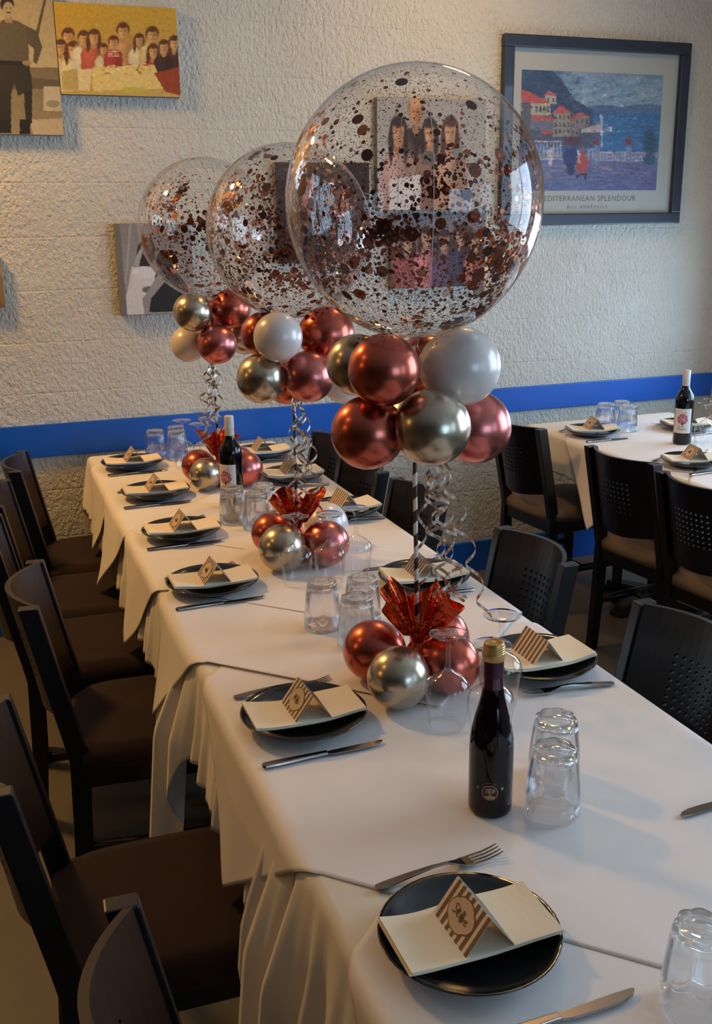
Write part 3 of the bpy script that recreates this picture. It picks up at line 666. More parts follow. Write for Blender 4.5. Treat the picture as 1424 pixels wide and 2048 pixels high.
# ---------------------------------------------------------------- bottles
def wrapc(radius, ang0, z0):
    def fn(c): a = ang0 + c.x / radius; return Vector((math.cos(a) * (radius + c.z), math.sin(a) * (radius + c.z), z0 + c.y))
    return fn
class Pic:
    """a print: colours on a fine grid, painted in its own drawing units"""
    def __init__(s, x0, y0, x1, y1, nx, ny, quad=None):
        s.nx, s.ny = nx, ny
        s.X, s.Y = np.meshgrid(np.linspace(x0, x1, nx), np.linspace(y0, y1, ny))
        if quad:   # drawing units run along a leaning quad: tl, tr, br, bl
            u, v = np.meshgrid(np.linspace(0, 1, nx), np.linspace(0, 1, ny)); q = np.array(quad, float)
            f = lambda k: q[0][k] * (1 - u) * (1 - v) + q[1][k] * u * (1 - v) + q[2][k] * u * v + q[3][k] * (1 - u) * v
            s.X, s.Y = f(0), f(1)
        s.C = np.ones((ny, nx, 3)) * .5
    def put(s, m, col, a=1.0): c = np.array(lin(col)); m = (m * a)[..., None]; s.C = s.C * (1 - m) + c * m; return s
    def fill(s, col): return s.put(np.ones_like(s.X), col)
    def vgrad(s, ya, yb, ca, cb):
        t = np.clip((s.Y - ya) / (yb - ya), 0, 1)[..., None]; m = ((s.Y >= ya) & (s.Y <= yb))[..., None]
        s.C = np.where(m, np.array(lin(ca)) * (1 - t) + np.array(lin(cb)) * t, s.C); return s
    def ell(s, cx, cy, rx, ry, col, soft=.12, rot=0, a=1.0):
        c, q = math.cos(rot), math.sin(rot); u = ((s.X - cx) * c + (s.Y - cy) * q) / rx; v = (-(s.X - cx) * q + (s.Y - cy) * c) / ry
        return s.put(np.clip((1 - np.sqrt(u * u + v * v)) / soft + .5, 0, 1), col, a)
    def poly(s, P, col, a=1.0):
        m = np.zeros(s.X.shape, bool); n = len(P)
        for i in range(n):
            (xa, ya), (xb, yb) = P[i], P[(i + 1) % n]
            if ya == yb: continue
            k = ((ya > s.Y) != (yb > s.Y)) & (s.X < (xb - xa) * (s.Y - ya) / (yb - ya) + xa); m ^= k
        return s.put(m.astype(float), col, a)
    def rect(s, x0, y0, x1, y1, col, a=1.0): return s.put(((s.X >= x0) & (s.X <= x1) & (s.Y >= y0) & (s.Y <= y1)).astype(float), col, a)
    def noise(s, amt, cells=40, seed=1):
        r = np.random.default_rng(seed); g = r.random((cells, cells)); iy = np.linspace(0, cells - 1.001, s.ny); ix = np.linspace(0, cells - 1.001, s.nx)
        y0 = iy.astype(int); x0 = ix.astype(int); fy = (iy - y0)[:, None]; fx = (ix - x0)[None, :]
        v = g[y0][:, x0] * (1 - fy) * (1 - fx) + g[y0][:, x0 + 1] * (1 - fy) * fx + g[y0 + 1][:, x0] * fy * (1 - fx) + g[y0 + 1][:, x0 + 1] * fy * fx
        s.C *= (1 + amt * (v - .5) * 2)[..., None]; return s
    def person(s, x, y, r, hair, skin, top, long=False, w=2.2, h=5):
        sh = lambda c, k: tuple(max(0, min(255, int(q * k))) for q in c)
        yb = y + r * (1.6 + h)
        if long: s.ell(x, y + r * .75, r * 1.12, r * 1.75, sh(hair, .9), .25)
        s.poly([(x - r * .36, y + r * 1.25), (x + r * .36, y + r * 1.25), (x + r * w * .78, y + r * 1.75), (x + r * w, y + r * 2.5), (x + r * w * .92, yb), (x - r * w * .92, yb), (x - r * w, y + r * 2.5), (x - r * w * .78, y + r * 1.75)], top)
        s.ell(x + r * w * .55, y + r * 3.6, r * w * .42, r * h * .5, sh(top, .78), .9, 0, .7); s.ell(x - r * w * .4, y + r * 2.6, r * w * .35, r * h * .3, sh(top, 1.14), .9, 0, .6)
        s.poly([(x - r * .34, y + r * .6), (x + r * .34, y + r * .6), (x + r * .42, y + r * 1.5), (x, y + r * 1.95), (x - r * .42, y + r * 1.5)], sh(skin, .84))
        s.ell(x, y - r * .2, r * .98, r * 1.08, hair, .2); s.ell(x - r * .3, y - r * .7, r * .4, r * .3, sh(hair, 1.5), .9, 0, .5)
        s.ell(x, y + r * .16, r * .70, r * .96, skin, .18); s.ell(x + r * .34, y + r * .25, r * .40, r * .75, sh(skin, .80), .95, 0, .75); s.ell(x - r * .22, y + r * .3, r * .25, r * .28, sh(skin, 1.1), .95, 0, .6)
        s.ell(x, y - r * .66, r * .66, r * .34, hair, .6)
        if long:
            for k in (-1, 1): s.ell(x + k * r * .82, y + r * 1.0, r * .28, r * 1.35, hair, .4)
        for k in (-1, 1): s.ell(x + k * r * .27, y + r * .04, r * .17, r * .10, sh(skin, .38), .9, 0, .7)
        s.ell(x + r * .05, y + r * .30, r * .10, r * .20, sh(skin, .76), .9, 0, .6); s.ell(x, y + r * .60, r * .27, r * .11, sh(skin, .55), .7, 0, .7); s.ell(x, y + r * .57, r * .18, r * .04, (222, 205, 190), .7, 0, .6)
        return s
    def strokes(s, n, rx, ry, seed=1, amt=.16, a=.6):
        """short brush marks of the local colour, a little lighter or darker"""
        r = np.random.default_rng(seed); W_ = s.X.max() - s.X.min(); H_ = s.Y.max() - s.Y.min()
        for k in range(n):
            i, j = r.integers(0, s.ny), r.integers(0, s.nx); c = np.clip(s.C[i, j] * (1 + amt * r.normal(size=3) * .5 + amt * r.normal()), 0, 1)
            x, y = s.X[i, j], s.Y[i, j]; ex, ey = rx * W_ * r.uniform(.5, 1.5), ry * H_ * r.uniform(.5, 1.5)
            di, dj = int(ey / H_ * s.ny) + 2, int(ex / W_ * s.nx) + 2; sl = (slice(max(0, i - di), i + di + 1), slice(max(0, j - dj), j + dj + 1))
            q = ((s.X[sl] - x) / ex) ** 2 + ((s.Y[sl] - y) / ey) ** 2; m = (np.clip(1.2 - q, 0, 1) * a)[..., None]
            s.C[sl] = s.C[sl] * (1 - m) + c * m
        return s
    def mesh(s, name, w, h, mat, wrap=None):
        """in the local x-z plane, x right, z up, centred, facing -y; wrap maps (x, up, 0) onto a surface"""
        nx, ny = s.nx, s.ny
        x = (np.linspace(-.5, .5, nx) * w)[None, :].repeat(ny, 0); z = (np.linspace(.5, -.5, ny) * h)[:, None].repeat(nx, 1)
        if wrap: V = [tuple(wrap(Vector((a, b, 0)))) for a, b in zip(x.ravel(), z.ravel())]
        else: V = np.stack([x.ravel(), np.zeros(nx * ny), z.ravel()], 1).tolist()
        q = np.arange(nx * ny).reshape(ny, nx)
        F = np.stack([q[:-1, :-1].ravel(), q[1:, :-1].ravel(), q[1:, 1:].ravel(), q[:-1, 1:].ravel()], 1).tolist()
        me = me_new(name, V, F, mat, True); at = me.color_attributes.new('print', 'FLOAT_COLOR', 'POINT')
        c = np.ones((nx * ny, 4), np.float32); c[:, :3] = np.clip(s.C.reshape(-1, 3), 0, 1); at.data.foreach_set('color', c.ravel()); return me
def tree_label():
    p = Pic(0, 0, 60, 80, 90, 120).fill((214, 208, 204)); r = random.Random(3)
    for k in range(420):
        a = r.uniform(0, 2 * PI); q = math.sqrt(r.random()); x, y = 31 + 17 * q * math.cos(a), 34 + 17 * q * math.sin(a)
        p.ell(x, y, r.uniform(.8, 1.7), r.uniform(.6, 1.2), r.choice([(150, 40, 70), (176, 60, 90), (120, 24, 50), (196, 110, 130)]), .4, r.uniform(0, 3))
    for k in range(26): p.ell(31 + r.uniform(-20, 18), 13 + r.uniform(-6, 8), .9, .7, (120, 40, 60), .4)
    for k in range(10): p.ell(18 + r.uniform(-3, 8), 56 + r.uniform(-3, 5), .9, .7, (120, 40, 60), .4)
    p.poly([(30, 60), (31, 46), (33.5, 46), (32.5, 60)], (30, 18, 22)); p.poly([(31, 50), (38, 42), (39, 43), (32, 53)], (30, 18, 22))
    return p
WB_PROF = [(.001, .004), (.030, .0), (.0355, .003), (.037, .008), (.037, .175), (.0365, .185), (.033, .200), (.024, .215), (.0165, .228), (.0145, .240)]
def wine_bottle(x, y, rot, label):
    t = tag(empty('wine_bottle', (x, y, TOP - .0008), rot), label, 'bottle')
    obj('body', G().lathe(WB_PROF, 40).mesh('bottle_body', 'bottle_dark', True), t)
    cap = obj('screw_capsule', G().lathe([(.0148, .238), (.0152, .239), (.0152, .286), (.0150, .299), (.0142, .3005), (.0005, .3005)], 32).mesh('capsule', 'capsule_white', True), t)
    g = G(); r = random.Random(5)
    for k in range(60):
        a = r.uniform(0, 2 * PI); z = .241 + .022 * r.random() ** 1.6; s_ = r.uniform(.0007, .0014)
        g.add([Vector((math.cos(a + u * s_ / .0152) * .01535, math.sin(a + u * s_ / .0152) * .01535, z + v * s_)) for u, v in ((-1, 0), (0, -1), (1, 0), (0, 1))], [(0, 1, 2, 3)])
    obj('capsule_print', g.mesh('capsule_print', 'faint_print'), cap)
    lb = obj('label_paper', tree_label().mesh('label_paper', .076, .100, 'printed_paper', wrapc(.0374, 0, .098)), t)
    obj('lettering', warp(text_mesh('lettering', 'IONOS', .0105, 'ink', spacing=1.15), lambda c: wrapc(.0374, 0, .064)(Vector((c.x, c.y, .0003)))), lb)
    return t
def facing(x, y, da=0.0): return math.atan2(-y, -x) + da
wine_bottle(.725, 3.154, facing(.725, 3.154, -.62), 'dark wine bottle with a red tree label behind tumblers on the long table')
wine_bottle(2.665, 3.383, facing(2.665, 3.383, -.12), 'dark wine bottle with a red tree label on the side table')
def ruby_bottle(x, y, rot):
    t = tag(empty('ruby_bottle', (x, y, TOP - .0008), rot), 'ruby red bottle with ribbed gold cap and round tree emblem', 'bottle')
    R_ = .0345
    obj('body', G().lathe([(.001, .006), (.026, .001), (.031, .0), (.0338, .004), (R_, .012), (R_, .110), (.0338, .125), (.031, .142), (.0265, .162), (.0215, .180), (.0175, .197), (.0160, .210)], 48).mesh('bottle_body', 'bottle_rose', True), t)
    obj('neck', G().lathe([(.0160, .210), (.0152, .225), (.0150, .232)], 40).mesh('bottle_neck', 'rose_wine_neck', True), t)
    obj('sleeve', G().lathe([(.0154, .228), (.0153, .256)], 40).mesh('sleeve', 'capsule_purple', True), t)
    pr = [(.0150, .2545), (.0162, .255), (.0164, .264)]
    for k in range(4): z = .2655 + .0035 * k; pr += [(.0166, z), (.0166, z + .002), (.0155, z + .0026), (.0155, z + .0032)]
    pr += [(.0150, .2815), (.0142, .2835), (.011, .284), (.0105, .283), (.0005, .283)]
    obj('cap', G().lathe(pr, 40).mesh('cap', 'capsule_gold', True), t)
    w = lambda z0, off=.0003: (lambda c: wrapc(R_, 0, z0)(Vector((c.x, c.y, off + c.z))))
    zc = .047; em = Pic(-1, -1, 1, 1, 56, 56).fill((12, 4, 8)); em.ell(0, 0, .98, .98, (150, 116, 84), .06); em.ell(0, 0, .86, .86, (38, 14, 10), .06)
    em.poly([(-.7, .5), (-.1, .35), (-.06, -.1), (.06, -.1), (.12, .35), (.7, .5), (.4, .8), (-.4, .8)], (158, 122, 78)); r = random.Random(2)
    for k in range(46):
        a = r.uniform(0, 2 * PI); q = math.sqrt(r.random()); em.ell(.62 * q * math.cos(a), -.22 + .42 * q * math.sin(a), .08, .06, r.choice([(176, 140, 110), (150, 110, 80)]), .4)
    m = (em.X ** 2 + em.Y ** 2) > 1
    em.C[m] = np.array(lin((14, 3, 9)))
    e = obj('emblem', em.mesh('emblem', .026, .026, 'printed_paper', w(zc)), t)
    def arc_text(body, size, rad, a0, a1, mat, nm, flip=False):
        n = len(body)
        for k, ch in enumerate(body):
            if ch == ' ': continue
            a = a0 + (a1 - a0) * (k + .5) / n
            me = text_mesh(nm, ch, size, mat); cx, cy = rad * math.sin(a), rad * math.cos(a); th = -a + (PI if flip else 0)
            def fn(c, cx=cx, cy=cy, th=th): return w(zc)(Vector((cx + c.x * math.cos(th) - c.y * math.sin(th), cy + c.x * math.sin(th) + c.y * math.cos(th), 0)))
            obj(nm, warp(me, fn), e)
    arc_text('SOPELLAS', .0085, .0235, -.98, .98, 'faint_print', 'lettering')
    arc_text('POIHTAS ROSE', .0032, .0168, -.85, .85, 'gold_print', 'lettering')
    for sx, mt in ((-1, 'gold_print'), (1, 'green_print')):
        V = [Vector((sx * .0195 + a * .0022, .006 + b * .0030, 0)) for a, b in ((0, -1), (.9, -.1), (.8, .9), (.2, .35), (-.1, 1.2), (-.4, .3), (-.9, .8), (-.8, -.2))]
        obj('leaf_print', warp(me_new('leaf_print', V, [tuple(range(8))], mt), lambda c: w(zc)(c)), e)
    return t
ruby_bottle(.681, 1.262, facing(.681, 1.262, -.02))

# ---------------------------------------------------------------- balloon centrepieces
def latex_mesh():
    pr = []
    for k in range(0, 33):
        a = PI * k / 32; z = math.cos(a); r = math.sin(a)
        if z < 0: z = z * (1 + .10 * (-z) ** 2)
        pr.append((max(r, .0006), z))
    pr[-1] = (.05, -1.09); pr += [(.045, -1.13), (.075, -1.15), (.07, -1.20), (.0006, -1.20)]
    return G().lathe(pr, 40)
LAT = latex_mesh()
LM = {k: LAT.mesh('latex_balloon', m, True) for k, m in dict(R='rose_chrome', S='gold_chrome', G='gold_chrome', W='pearl_latex', P='pink_chrome').items()}
def latex(name, kind, c, r, towards, root):
    d = Vector(c) - Vector(towards)
    o = obj(name, LM[kind], root, Vector(c) - root.location); o.rotation_mode = 'QUATERNION'
    o.rotation_quaternion = d.to_track_quat('Z', 'Y'); o.scale = (r, r, r)
    return o
def bobo_r(a):   # polar angle from the top -> radius factor, slightly drawn out below
    return 1 + .055 * max(0, -math.cos(a)) ** 3
def bobo_mesh(R):
    pr = [(max(.0005, R * bobo_r(PI * k / 64) * math.sin(PI * k / 64)), R * bobo_r(PI * k / 64) * math.cos(PI * k / 64)) for k in range(65)]
    pr = pr[:-1] + [(.010, -R * 1.075), (.008, -R * 1.12), (.014, -R * 1.16)]
    return G().lathe(pr, 72).mesh('clear_film', 'balloon_film', True)
def disc_geo(n):
    return [(0, 0, 0)] + [(math.cos(2 * PI * k / n), math.sin(2 * PI * k / n), 0) for k in range(n)], [(0, 1 + k, 1 + (k + 1) % n) for k in range(n)]
DV, DF = disc_geo(12)
DISC = {m: me_new('confetti_disc', DV, DF, m) for m in ('confetti_copper', 'confetti_dark', 'confetti_rose', 'confetti_pale')}
def confetti(root, R, nbig, nsmall, ntiny, seed):
    r = random.Random(seed); cl = [(r.uniform(0, 2 * PI), math.acos(max(-.95, min(.95, r.gauss(-.25, .45)))), r.uniform(.06, .3)) for _ in range(34)]
    def spot(low):
        while True:
            if r.random() < .62 and not low:
                p, t, w = r.choice(cl); ph, th = p + r.gauss(0, w), t + r.gauss(0, w * .8)
            else:
                u = r.uniform(-1, 1); th = math.acos(u); ph = r.uniform(0, 2 * PI)
                if r.random() > (.25 + .75 * ((1 - u) / 2) ** (2.2 if low else 1.0)): continue
            if .12 < th < PI - .12: break
        q = R * bobo_r(th) - .0012
        return Vector((q * math.sin(th) * math.cos(ph), q * math.sin(th) * math.sin(ph), q * math.cos(th)))
    def tilt(p): return (p.normalized() + Vector((r.gauss(0, .10), r.gauss(0, .10), r.gauss(0, .10)))).normalized()
    for k in range(nbig):
        p = spot(False); m = r.choices(list(DISC), [5, 3, 3, 1])[0]; o = obj('confetti_disc', DISC[m], root, p * .997)
        s = r.choice([.0055, .0065, .0075, .0095, .0115]) * (R / .22); o.scale = (s, s, s); o.rotation_mode = 'QUATERNION'; o.rotation_quaternion = tilt(p).to_track_quat('Z', 'Y')
    for mat, share in (('confetti_copper', .5), ('confetti_dark', .32), ('confetti_rose', .18)):
        g = G()
        for n, sz, low in ((int(nsmall * share), (.0020, .0044), False), (int(ntiny * share), (.0007, .0015), True)):
            for k in range(n):
                p = spot(low); q = tilt(p).to_track_quat('Z', 'Y'); s = r.uniform(*sz); nn = 7 if not low else 5
                V = [p * .999 + q @ Vector((math.cos(2 * PI * j / nn) * s, math.sin(2 * PI * j / nn) * s, 0)) for j in range(nn)]
                g.add(V, [tuple(range(nn))])
        o = obj('confetti_flecks', g.mesh('confetti_flecks', mat), root); o['kind'] = 'stuff'
def ribbon_mesh(p0, p1, turns, amp, w, seed):
    r = random.Random(seed); p0, p1 = Vector(p0), Vector(p1); n = int(turns * 26); V = []; F = []
    ph = r.uniform(0, 2 * PI); sway = Vector((r.uniform(-.012, .012), r.uniform(-.012, .012), 0)); cw = r.choice((-1, 1))
    for i in range(n + 1):
        t = i / n; a = ph + cw * 2 * PI * turns * t; A = amp * (.35 + .65 * min(1, t * 3)) * (1 + .25 * math.sin(5 * t + seed))
        c = p0.lerp(p1, t) + sway * math.sin(PI * t); rad = Vector((math.cos(a), math.sin(a), 0)); c = c + rad * A
        k = Vector((-math.sin(a) * .35 * cw, math.cos(a) * .35 * cw, .94)) * (w / 2)
        V += [c - k, c + k]
    for i in range(n): F.append((2 * i, 2 * i + 1, 2 * i + 3, 2 * i + 2))
    return me_new('ribbon', V, F, 'ribbon_champagne', True)
def foil_mesh(seed, sc=1.0):
    r = np.random.default_rng(seed); n = 96; g = G(); rings = []
    prof = [(.034, .0, .0), (.042, .012, .06), (.045, .035, .10), (.038, .062, .12), (.022, .085, .12), (.013, .100, .1), (.016, .112, .2), (.030, .132, .34), (.046, .155, .42), (.060, .175, .45), (.070, .190, .45)]
    ph = r.uniform(0, 2 * PI, 4)
    for k, (rad, z, am) in enumerate(prof):
        ring = []
        for j in range(n):
            a = 2 * PI * j / n
            f = math.sin(5 * a + ph[0]) * .5 + math.sin(11 * a + ph[1]) * .3 + math.sin(17 * a + ph[2]) * .12
            q = rad * (1 + am * f * .8); zz = z + (.028 * am * 2 * (math.sin(4 * a + ph[3]) * .8 + .25 * math.sin(9 * a + ph[0])) if k > 6 else 0) + 0
            ring.append((q * math.cos(a) * sc, q * math.sin(a) * sc, max(0, zz) * sc))
        rings.append(ring)
    g.loft(rings, False)
    return g.mesh('foil_wrap', 'copper_foil', False)
def centrepiece(base, top, R, collar, feet, ribbons, conf, label, seed, foil=1.0):
    bx, by = base; root = tag(empty('balloon_centrepiece', (bx, by, TOP - .001)), label, 'centrepiece', 'balloon centrepieces'); L = root.location
    obj('foil_wrap', foil_mesh(seed, foil), root)
    tc = Vector(top); neck = tc + Vector((0, 0, -R * 1.12))
    p0 = Vector((bx, by, TOP + .02)); ax = (neck - p0)
    obj('stick', G().tube([p0 - L, neck - L], .0042, 10).mesh('stick', 'striped_straw', True), root)
    big = obj('clear_balloon', bobo_mesh(R), root, tc - L)
    a0 = seed * 1.3
    for da in (0.0, PI):
        obj('seam', G().tube([(R * bobo_r(t) * 1.0005 * math.sin(t) * math.cos(a0 + da), R * bobo_r(t) * 1.0005 * math.sin(t) * math.sin(a0 + da), R * bobo_r(t) * 1.0005 * math.cos(t)) for t in np.linspace(.05, PI - .1, 40)], .0006, 5).mesh('seam', 'seam_film', True), big)
    confetti(big, R, *conf, seed)
    for k, c, r in collar:
        t = (c[2] - p0.z) / ax.z; latex('collar_balloon', k, c, r, p0 + ax * t * .998, root)
    for k, c, r in feet: latex('base_balloon', k, c, r, (bx, by, c[2] + .015), root)
    for i, (q0, q1, turns, amp) in enumerate(ribbons): obj('ribbon', ribbon_mesh(Vector(q0) - L, Vector(q1) - L, turns, amp * 1.15, .0066, seed * 10 + i), root)
    return root
centrepiece((.748, 1.70), (.736, 1.70, 1.680), .2235,
    [('R', (.643, 1.610, 1.404), .062), ('G', (.639, 1.730, 1.398), .056), ('W', (.813, 1.660, 1.394), .071), ('S', (.729, 1.600, 1.300), .068), ('R', (.635, 1.670, 1.285), .066), ('P', (.884, 1.740, 1.262), .070), ('R', (.795, 1.780, 1.378), .062), ('G', (.781, 1.790, 1.269), .066)],
    [('R', (.681, 1.769, .8165), .062), ('S', (.680, 1.636, .8145), .060), ('R', (.797, 1.657, .8145), .060), ('R', (.830, 1.775, .8165), .062)],
    [((.765, 1.70, 1.22), (.790, 1.68, .945), 4.2, .014), ((.780, 1.71, 1.22), (.835, 1.70, .93), 4.5, .016), ((.785, 1.70, 1.23), (.815, 1.73, .92), 3.8, .018), ((.790, 1.69, 1.22), (.900, 1.70, .87), 4.4, .013), ((.775, 1.72, 1.22), (.860, 1.74, .90), 4.0, .015), ((.770, 1.69, 1.22), (.765, 1.70, .96), 3.6, .010)],
    (295, 3200, 14000), 'tall confetti balloon centrepiece beside the ruby bottle', 1)
centrepiece((.762, 2.55), (.790, 2.64, 1.628), .215,
    [('W', (.708, 2.490, 1.370), .062), ('R', (.876, 2.600, 1.359), .073), ('R', (.698, 2.600, 1.367), .057), ('S', (.674, 2.540, 1.261), .064), ('P', (.796, 2.520, 1.261), .067), ('W', (.949, 2.670, 1.214), .060), ('R', (.776, 2.650, 1.228), .060)],
    [('R', (.713, 2.631, .8135), .059), ('S', (.697, 2.475, .8185), .064), ('P', (.820, 2.475, .8165), .062), ('W', (.875, 2.640, .8175), .063)],
    [((.772, 2.56, 1.22), (.770, 2.52, .93), 4.6, .014), ((.778, 2.57, 1.22), (.785, 2.55, .90), 4.2, .016), ((.775, 2.58, 1.22), (.760, 2.56, .92), 3.9, .013), ((.785, 2.56, 1.21), (.800, 2.50, .86), 4.4, .015), ((.772, 2.55, 1.21), (.790, 2.57, .95), 3.6, .015)],
    (290, 3000, 10000), 'tall confetti balloon centrepiece in the middle of the long table', 2, .95)
centrepiece((.755, 3.455), (.743, 3.45, 1.634), .220,
    [('S', (.672, 3.380, 1.366), .064), ('R', (.809, 3.410, 1.369), .066), ('W', (.670, 3.470, 1.252), .061), ('P', (.744, 3.360, 1.259), .066), ('S', (.873, 3.490, 1.267), .064), ('R', (.770, 3.55, 1.33), .062)],
    [('R', (.690, 3.520, .8135), .059), ('S', (.690, 3.392, .8115), .057), ('P', (.831, 3.395, .8165), .062), ('P', (.835, 3.525, .8135), .059)],
    [((.735, 3.44, 1.22), (.690, 3.42, .94), 4.0, .014), ((.745, 3.44, 1.22), (.745, 3.43, .95), 4.3, .016), ((.755, 3.44, 1.22), (.770, 3.44, .93), 3.7, .014), ((.740, 3.45, 1.22), (.720, 3.46, .93), 4.2, .012), ((.750, 3.43, 1.22), (.700, 3.40, .90), 4.4, .012)],
    (180, 1500, 7000), 'tall confetti balloon centrepiece closest to the textured wall', 3, .95)

# ---------------------------------------------------------------- pictures on the wall
def canvas(pic, x0, x1, z0, z1, name, label, t=.03):
    w, h = x1 - x0, z1 - z0
    c = tag(empty(name, ((x0 + x1) / 2, WALL_Y, (z0 + z1) / 2)), label, 'picture')
    obj('stretcher_body', bevel(G().box(-w / 2, w / 2, -t, 0, -h / 2, h / 2).mesh('stretcher_body', 'canvas_edge'), .003), c)
    obj('printed_face', pic.mesh('printed_face', w - .002, h - .002, 'printed_canvas'), c, (0, -t - .0006, 0))
    return c
p = Pic(-215, -20, 365, 775, 150, 205, [(-287, -25), (283, -20), (365, 775), (-215, 768)]).vgrad(-20, 400, (168, 146, 98), (186, 164, 118)).vgrad(400, 775, (120, 104, 72), (150, 132, 98))
p.poly([(-215, 430), (365, 470), (365, 520), (-215, 520)], (98, 84, 58)).rect(245, 505, 365, 640, (190, 172, 138)).poly([(165, 690), (365, 680), (365, 775), (190, 775)], (188, 166, 130))
p.poly([(245, 15), (258, 15), (212, 235), (195, 230)], (84, 72, 54)).ell(300, 600, 40, 20, (150, 134, 100))
for a, b in ((-45, 62), (100, 180)): p.poly([(a + 30, 480), (b, 480), (b, 710), (a + 45, 715)], (42, 36, 28))
p.poly([(-20, 380), (165, 380), (182, 520), (100, 560), (80, 480), (60, 560), (-25, 520)], (48, 42, 32)); p.rect(110, 690, 170, 772, (26, 22, 18)).rect(-5, 690, 62, 765, (26, 22, 18))
p.poly([(-25, 190), (20, 150), (90, 150), (150, 180), (165, 380), (-15, 380)], (92, 82, 60)); p.poly([(140, 175), (205, 205), (236, 290), (205, 385), (185, 370), (190, 300), (150, 270)], (86, 76, 56)); p.poly([(-25, 190), (-70, 230), (-95, 300), (-40, 380), (-25, 360), (-55, 300), (-10, 260)], (86, 76, 56))
p.rect(-15, 370, 165, 392, (30, 26, 20)).ell(150, 378, 26, 14, (150, 128, 92)).rect(30, 130, 70, 165, (150, 128, 92)); p.ell(42, 70, 38, 40, (34, 28, 22)); p.ell(48, 98, 30, 42, (168, 146, 108)); p.ell(50, 112, 13, 4, (50, 40, 30)); p.ell(38, 88, 5, 3, (50, 40, 30)); p.ell(60, 88, 5, 3, (50, 40, 30)); p.strokes(900, .012, .008, 1, .08, .3).noise(.10, 60, 1)
canvas(p, .0225, .385, 1.969, 2.466, 'soldier_picture', 'sepia canvas of a standing man in uniform, hands on hips')
p = Pic(290, 10, 1028, 575, 190, 145, [(290, 10), (992, 58), (1028, 572), (345, 545)]).vgrad(10, 330, (202, 158, 40), (196, 150, 62)).vgrad(330, 575, (206, 170, 96), (196, 160, 80))
skin, hair = (216, 160, 92), (96, 52, 22)
for x, y, r, top, lg in [(375, 205, 38, (150, 84, 40), False), (335, 270, 36, (206, 176, 110), True), (405, 285, 40, (214, 190, 130), True), (462, 220, 36, (214, 196, 150), False), (520, 215, 38, (186, 90, 60), True), (685, 180, 40, (206, 150, 82), False), (780, 235, 32, (214, 190, 140), True), (855, 205, 40, (206, 176, 112), False), (985, 255, 36, (84, 46, 26), True)]:
    p.person(x, y, r, hair, skin, top, lg, 1.9, 4.5)
for x, y, r, top, lg in [(575, 285, 28, (206, 180, 130), False), (632, 245, 32, (170, 60, 44), False), (862, 300, 36, (186, 66, 44), True), (925, 275, 34, (66, 40, 30), False)]: p.person(x, y, r, hair, skin, top, lg, 1.7, 4)
for k in range(3): p.rect(600, 298 + k * 13, 665, 303 + k * 13, (226, 200, 160))
p.poly([(515, 390), (870, 380), (930, 520), (520, 530)], (226, 194, 112)); p.poly([(430, 400), (515, 400), (500, 530), (440, 520)], (226, 200, 140)); p.poly([(350, 410), (430, 400), (440, 525), (350, 520)], (186, 160, 84)); p.poly([(870, 430), (1028, 390), (1028, 560), (940, 540)], (150, 62, 26))
r_ = random.Random(9)
for k in range(26): p.ell(560 + r_.uniform(0, 290), 380 + r_.uniform(-8, 55), r_.uniform(6, 16), r_.uniform(4, 9), r_.choice([(236, 216, 160), (176, 120, 60), (206, 160, 80), (190, 90, 50)]), .3)
p.ell(750, 525, 70, 16, (196, 180, 70)).strokes(1800, .012, .010, 2, .14, .5).noise(.08, 50, 2)
canvas(p, .386, .834, 2.113, 2.427, 'family_party_picture', 'yellow-tinted canvas of a family round a party table')
p = Pic(630, 1275, 1060, 1800, 120, 150, [(630, 1280), (1020, 1268), (1070, 1775), (705, 1800)]).vgrad(1275, 1800, (132, 128, 128), (150, 146, 146))
p.rect(705, 1275, 716, 1800, (160, 156, 156)).ell(800, 1440, 46, 90, (40, 36, 36)).ell(800, 1410, 30, 44, (112, 104, 100)); p.poly([(760, 1440), (790, 1380), (770, 1520), (740, 1510)], (168, 164, 164))
p.ell(900, 1480, 48, 60, (60, 54, 52)).poly([(850, 1540), (960, 1540), (1030, 1640), (1040, 1770), (840, 1780)], (30, 32, 36)); p.poly([(735, 1520), (860, 1530), (850, 1640), (800, 1700), (820, 1800), (700, 1800), (725, 1650)], (206, 204, 204)); p.ell(800, 1550, 58, 34, (216, 214, 214)); p.ell(830, 1650, 34, 20, (110, 104, 102)); p.poly([(870, 1560), (915, 1590), (850, 1690), (820, 1740), (805, 1700)], (150, 144, 142)); p.poly([(630, 1275), (655, 1275), (735, 1800), (690, 1800)], (112, 108, 106)); p.strokes(600, .012, .012, 3, .06, .3).noise(.08, 50, 3)
canvas(p, .545, .845, 1.296, 1.648, 'bride_picture', 'grey canvas of a bride in a white strapless dress')
p = Pic(150, 100, 1390, 930, 165, 130).vgrad(100, 930, (150, 148, 146), (172, 164, 154))
p.person(580, 195, 95, (150, 110, 80), (178, 128, 88), (44, 32, 28), False, 2.3, 5); p.ell(580, 120, 66, 52, (190, 140, 98))
p.person(385, 350, 100, (40, 24, 20), (190, 134, 98), (176, 140, 130), True, 1.9, 5); p.person(740, 350, 92, (44, 28, 22), (192, 140, 102), (130, 96, 80), True, 1.8, 5); p.person(975, 340, 98, (74, 46, 32), (196, 146, 108), (176, 134, 104), True, 2.0, 5)
p.poly([(280, 700), (640, 660), (640, 930), (280, 930)], (206, 196, 190)); p.strokes(1300, .012, .012, 4, .10, .45).noise(.08, 40, 4)
canvas(p, 1.646, 2.151, 1.687, 2.138, 'four_people_picture', 'canvas of four smiling people seen through the confetti balloon')
p = Pic(0, 0, 180, 124, 120, 84).vgrad(0, 60, (92, 104, 118), (150, 120, 112)).vgrad(60, 124, (150, 84, 76), (120, 60, 56))
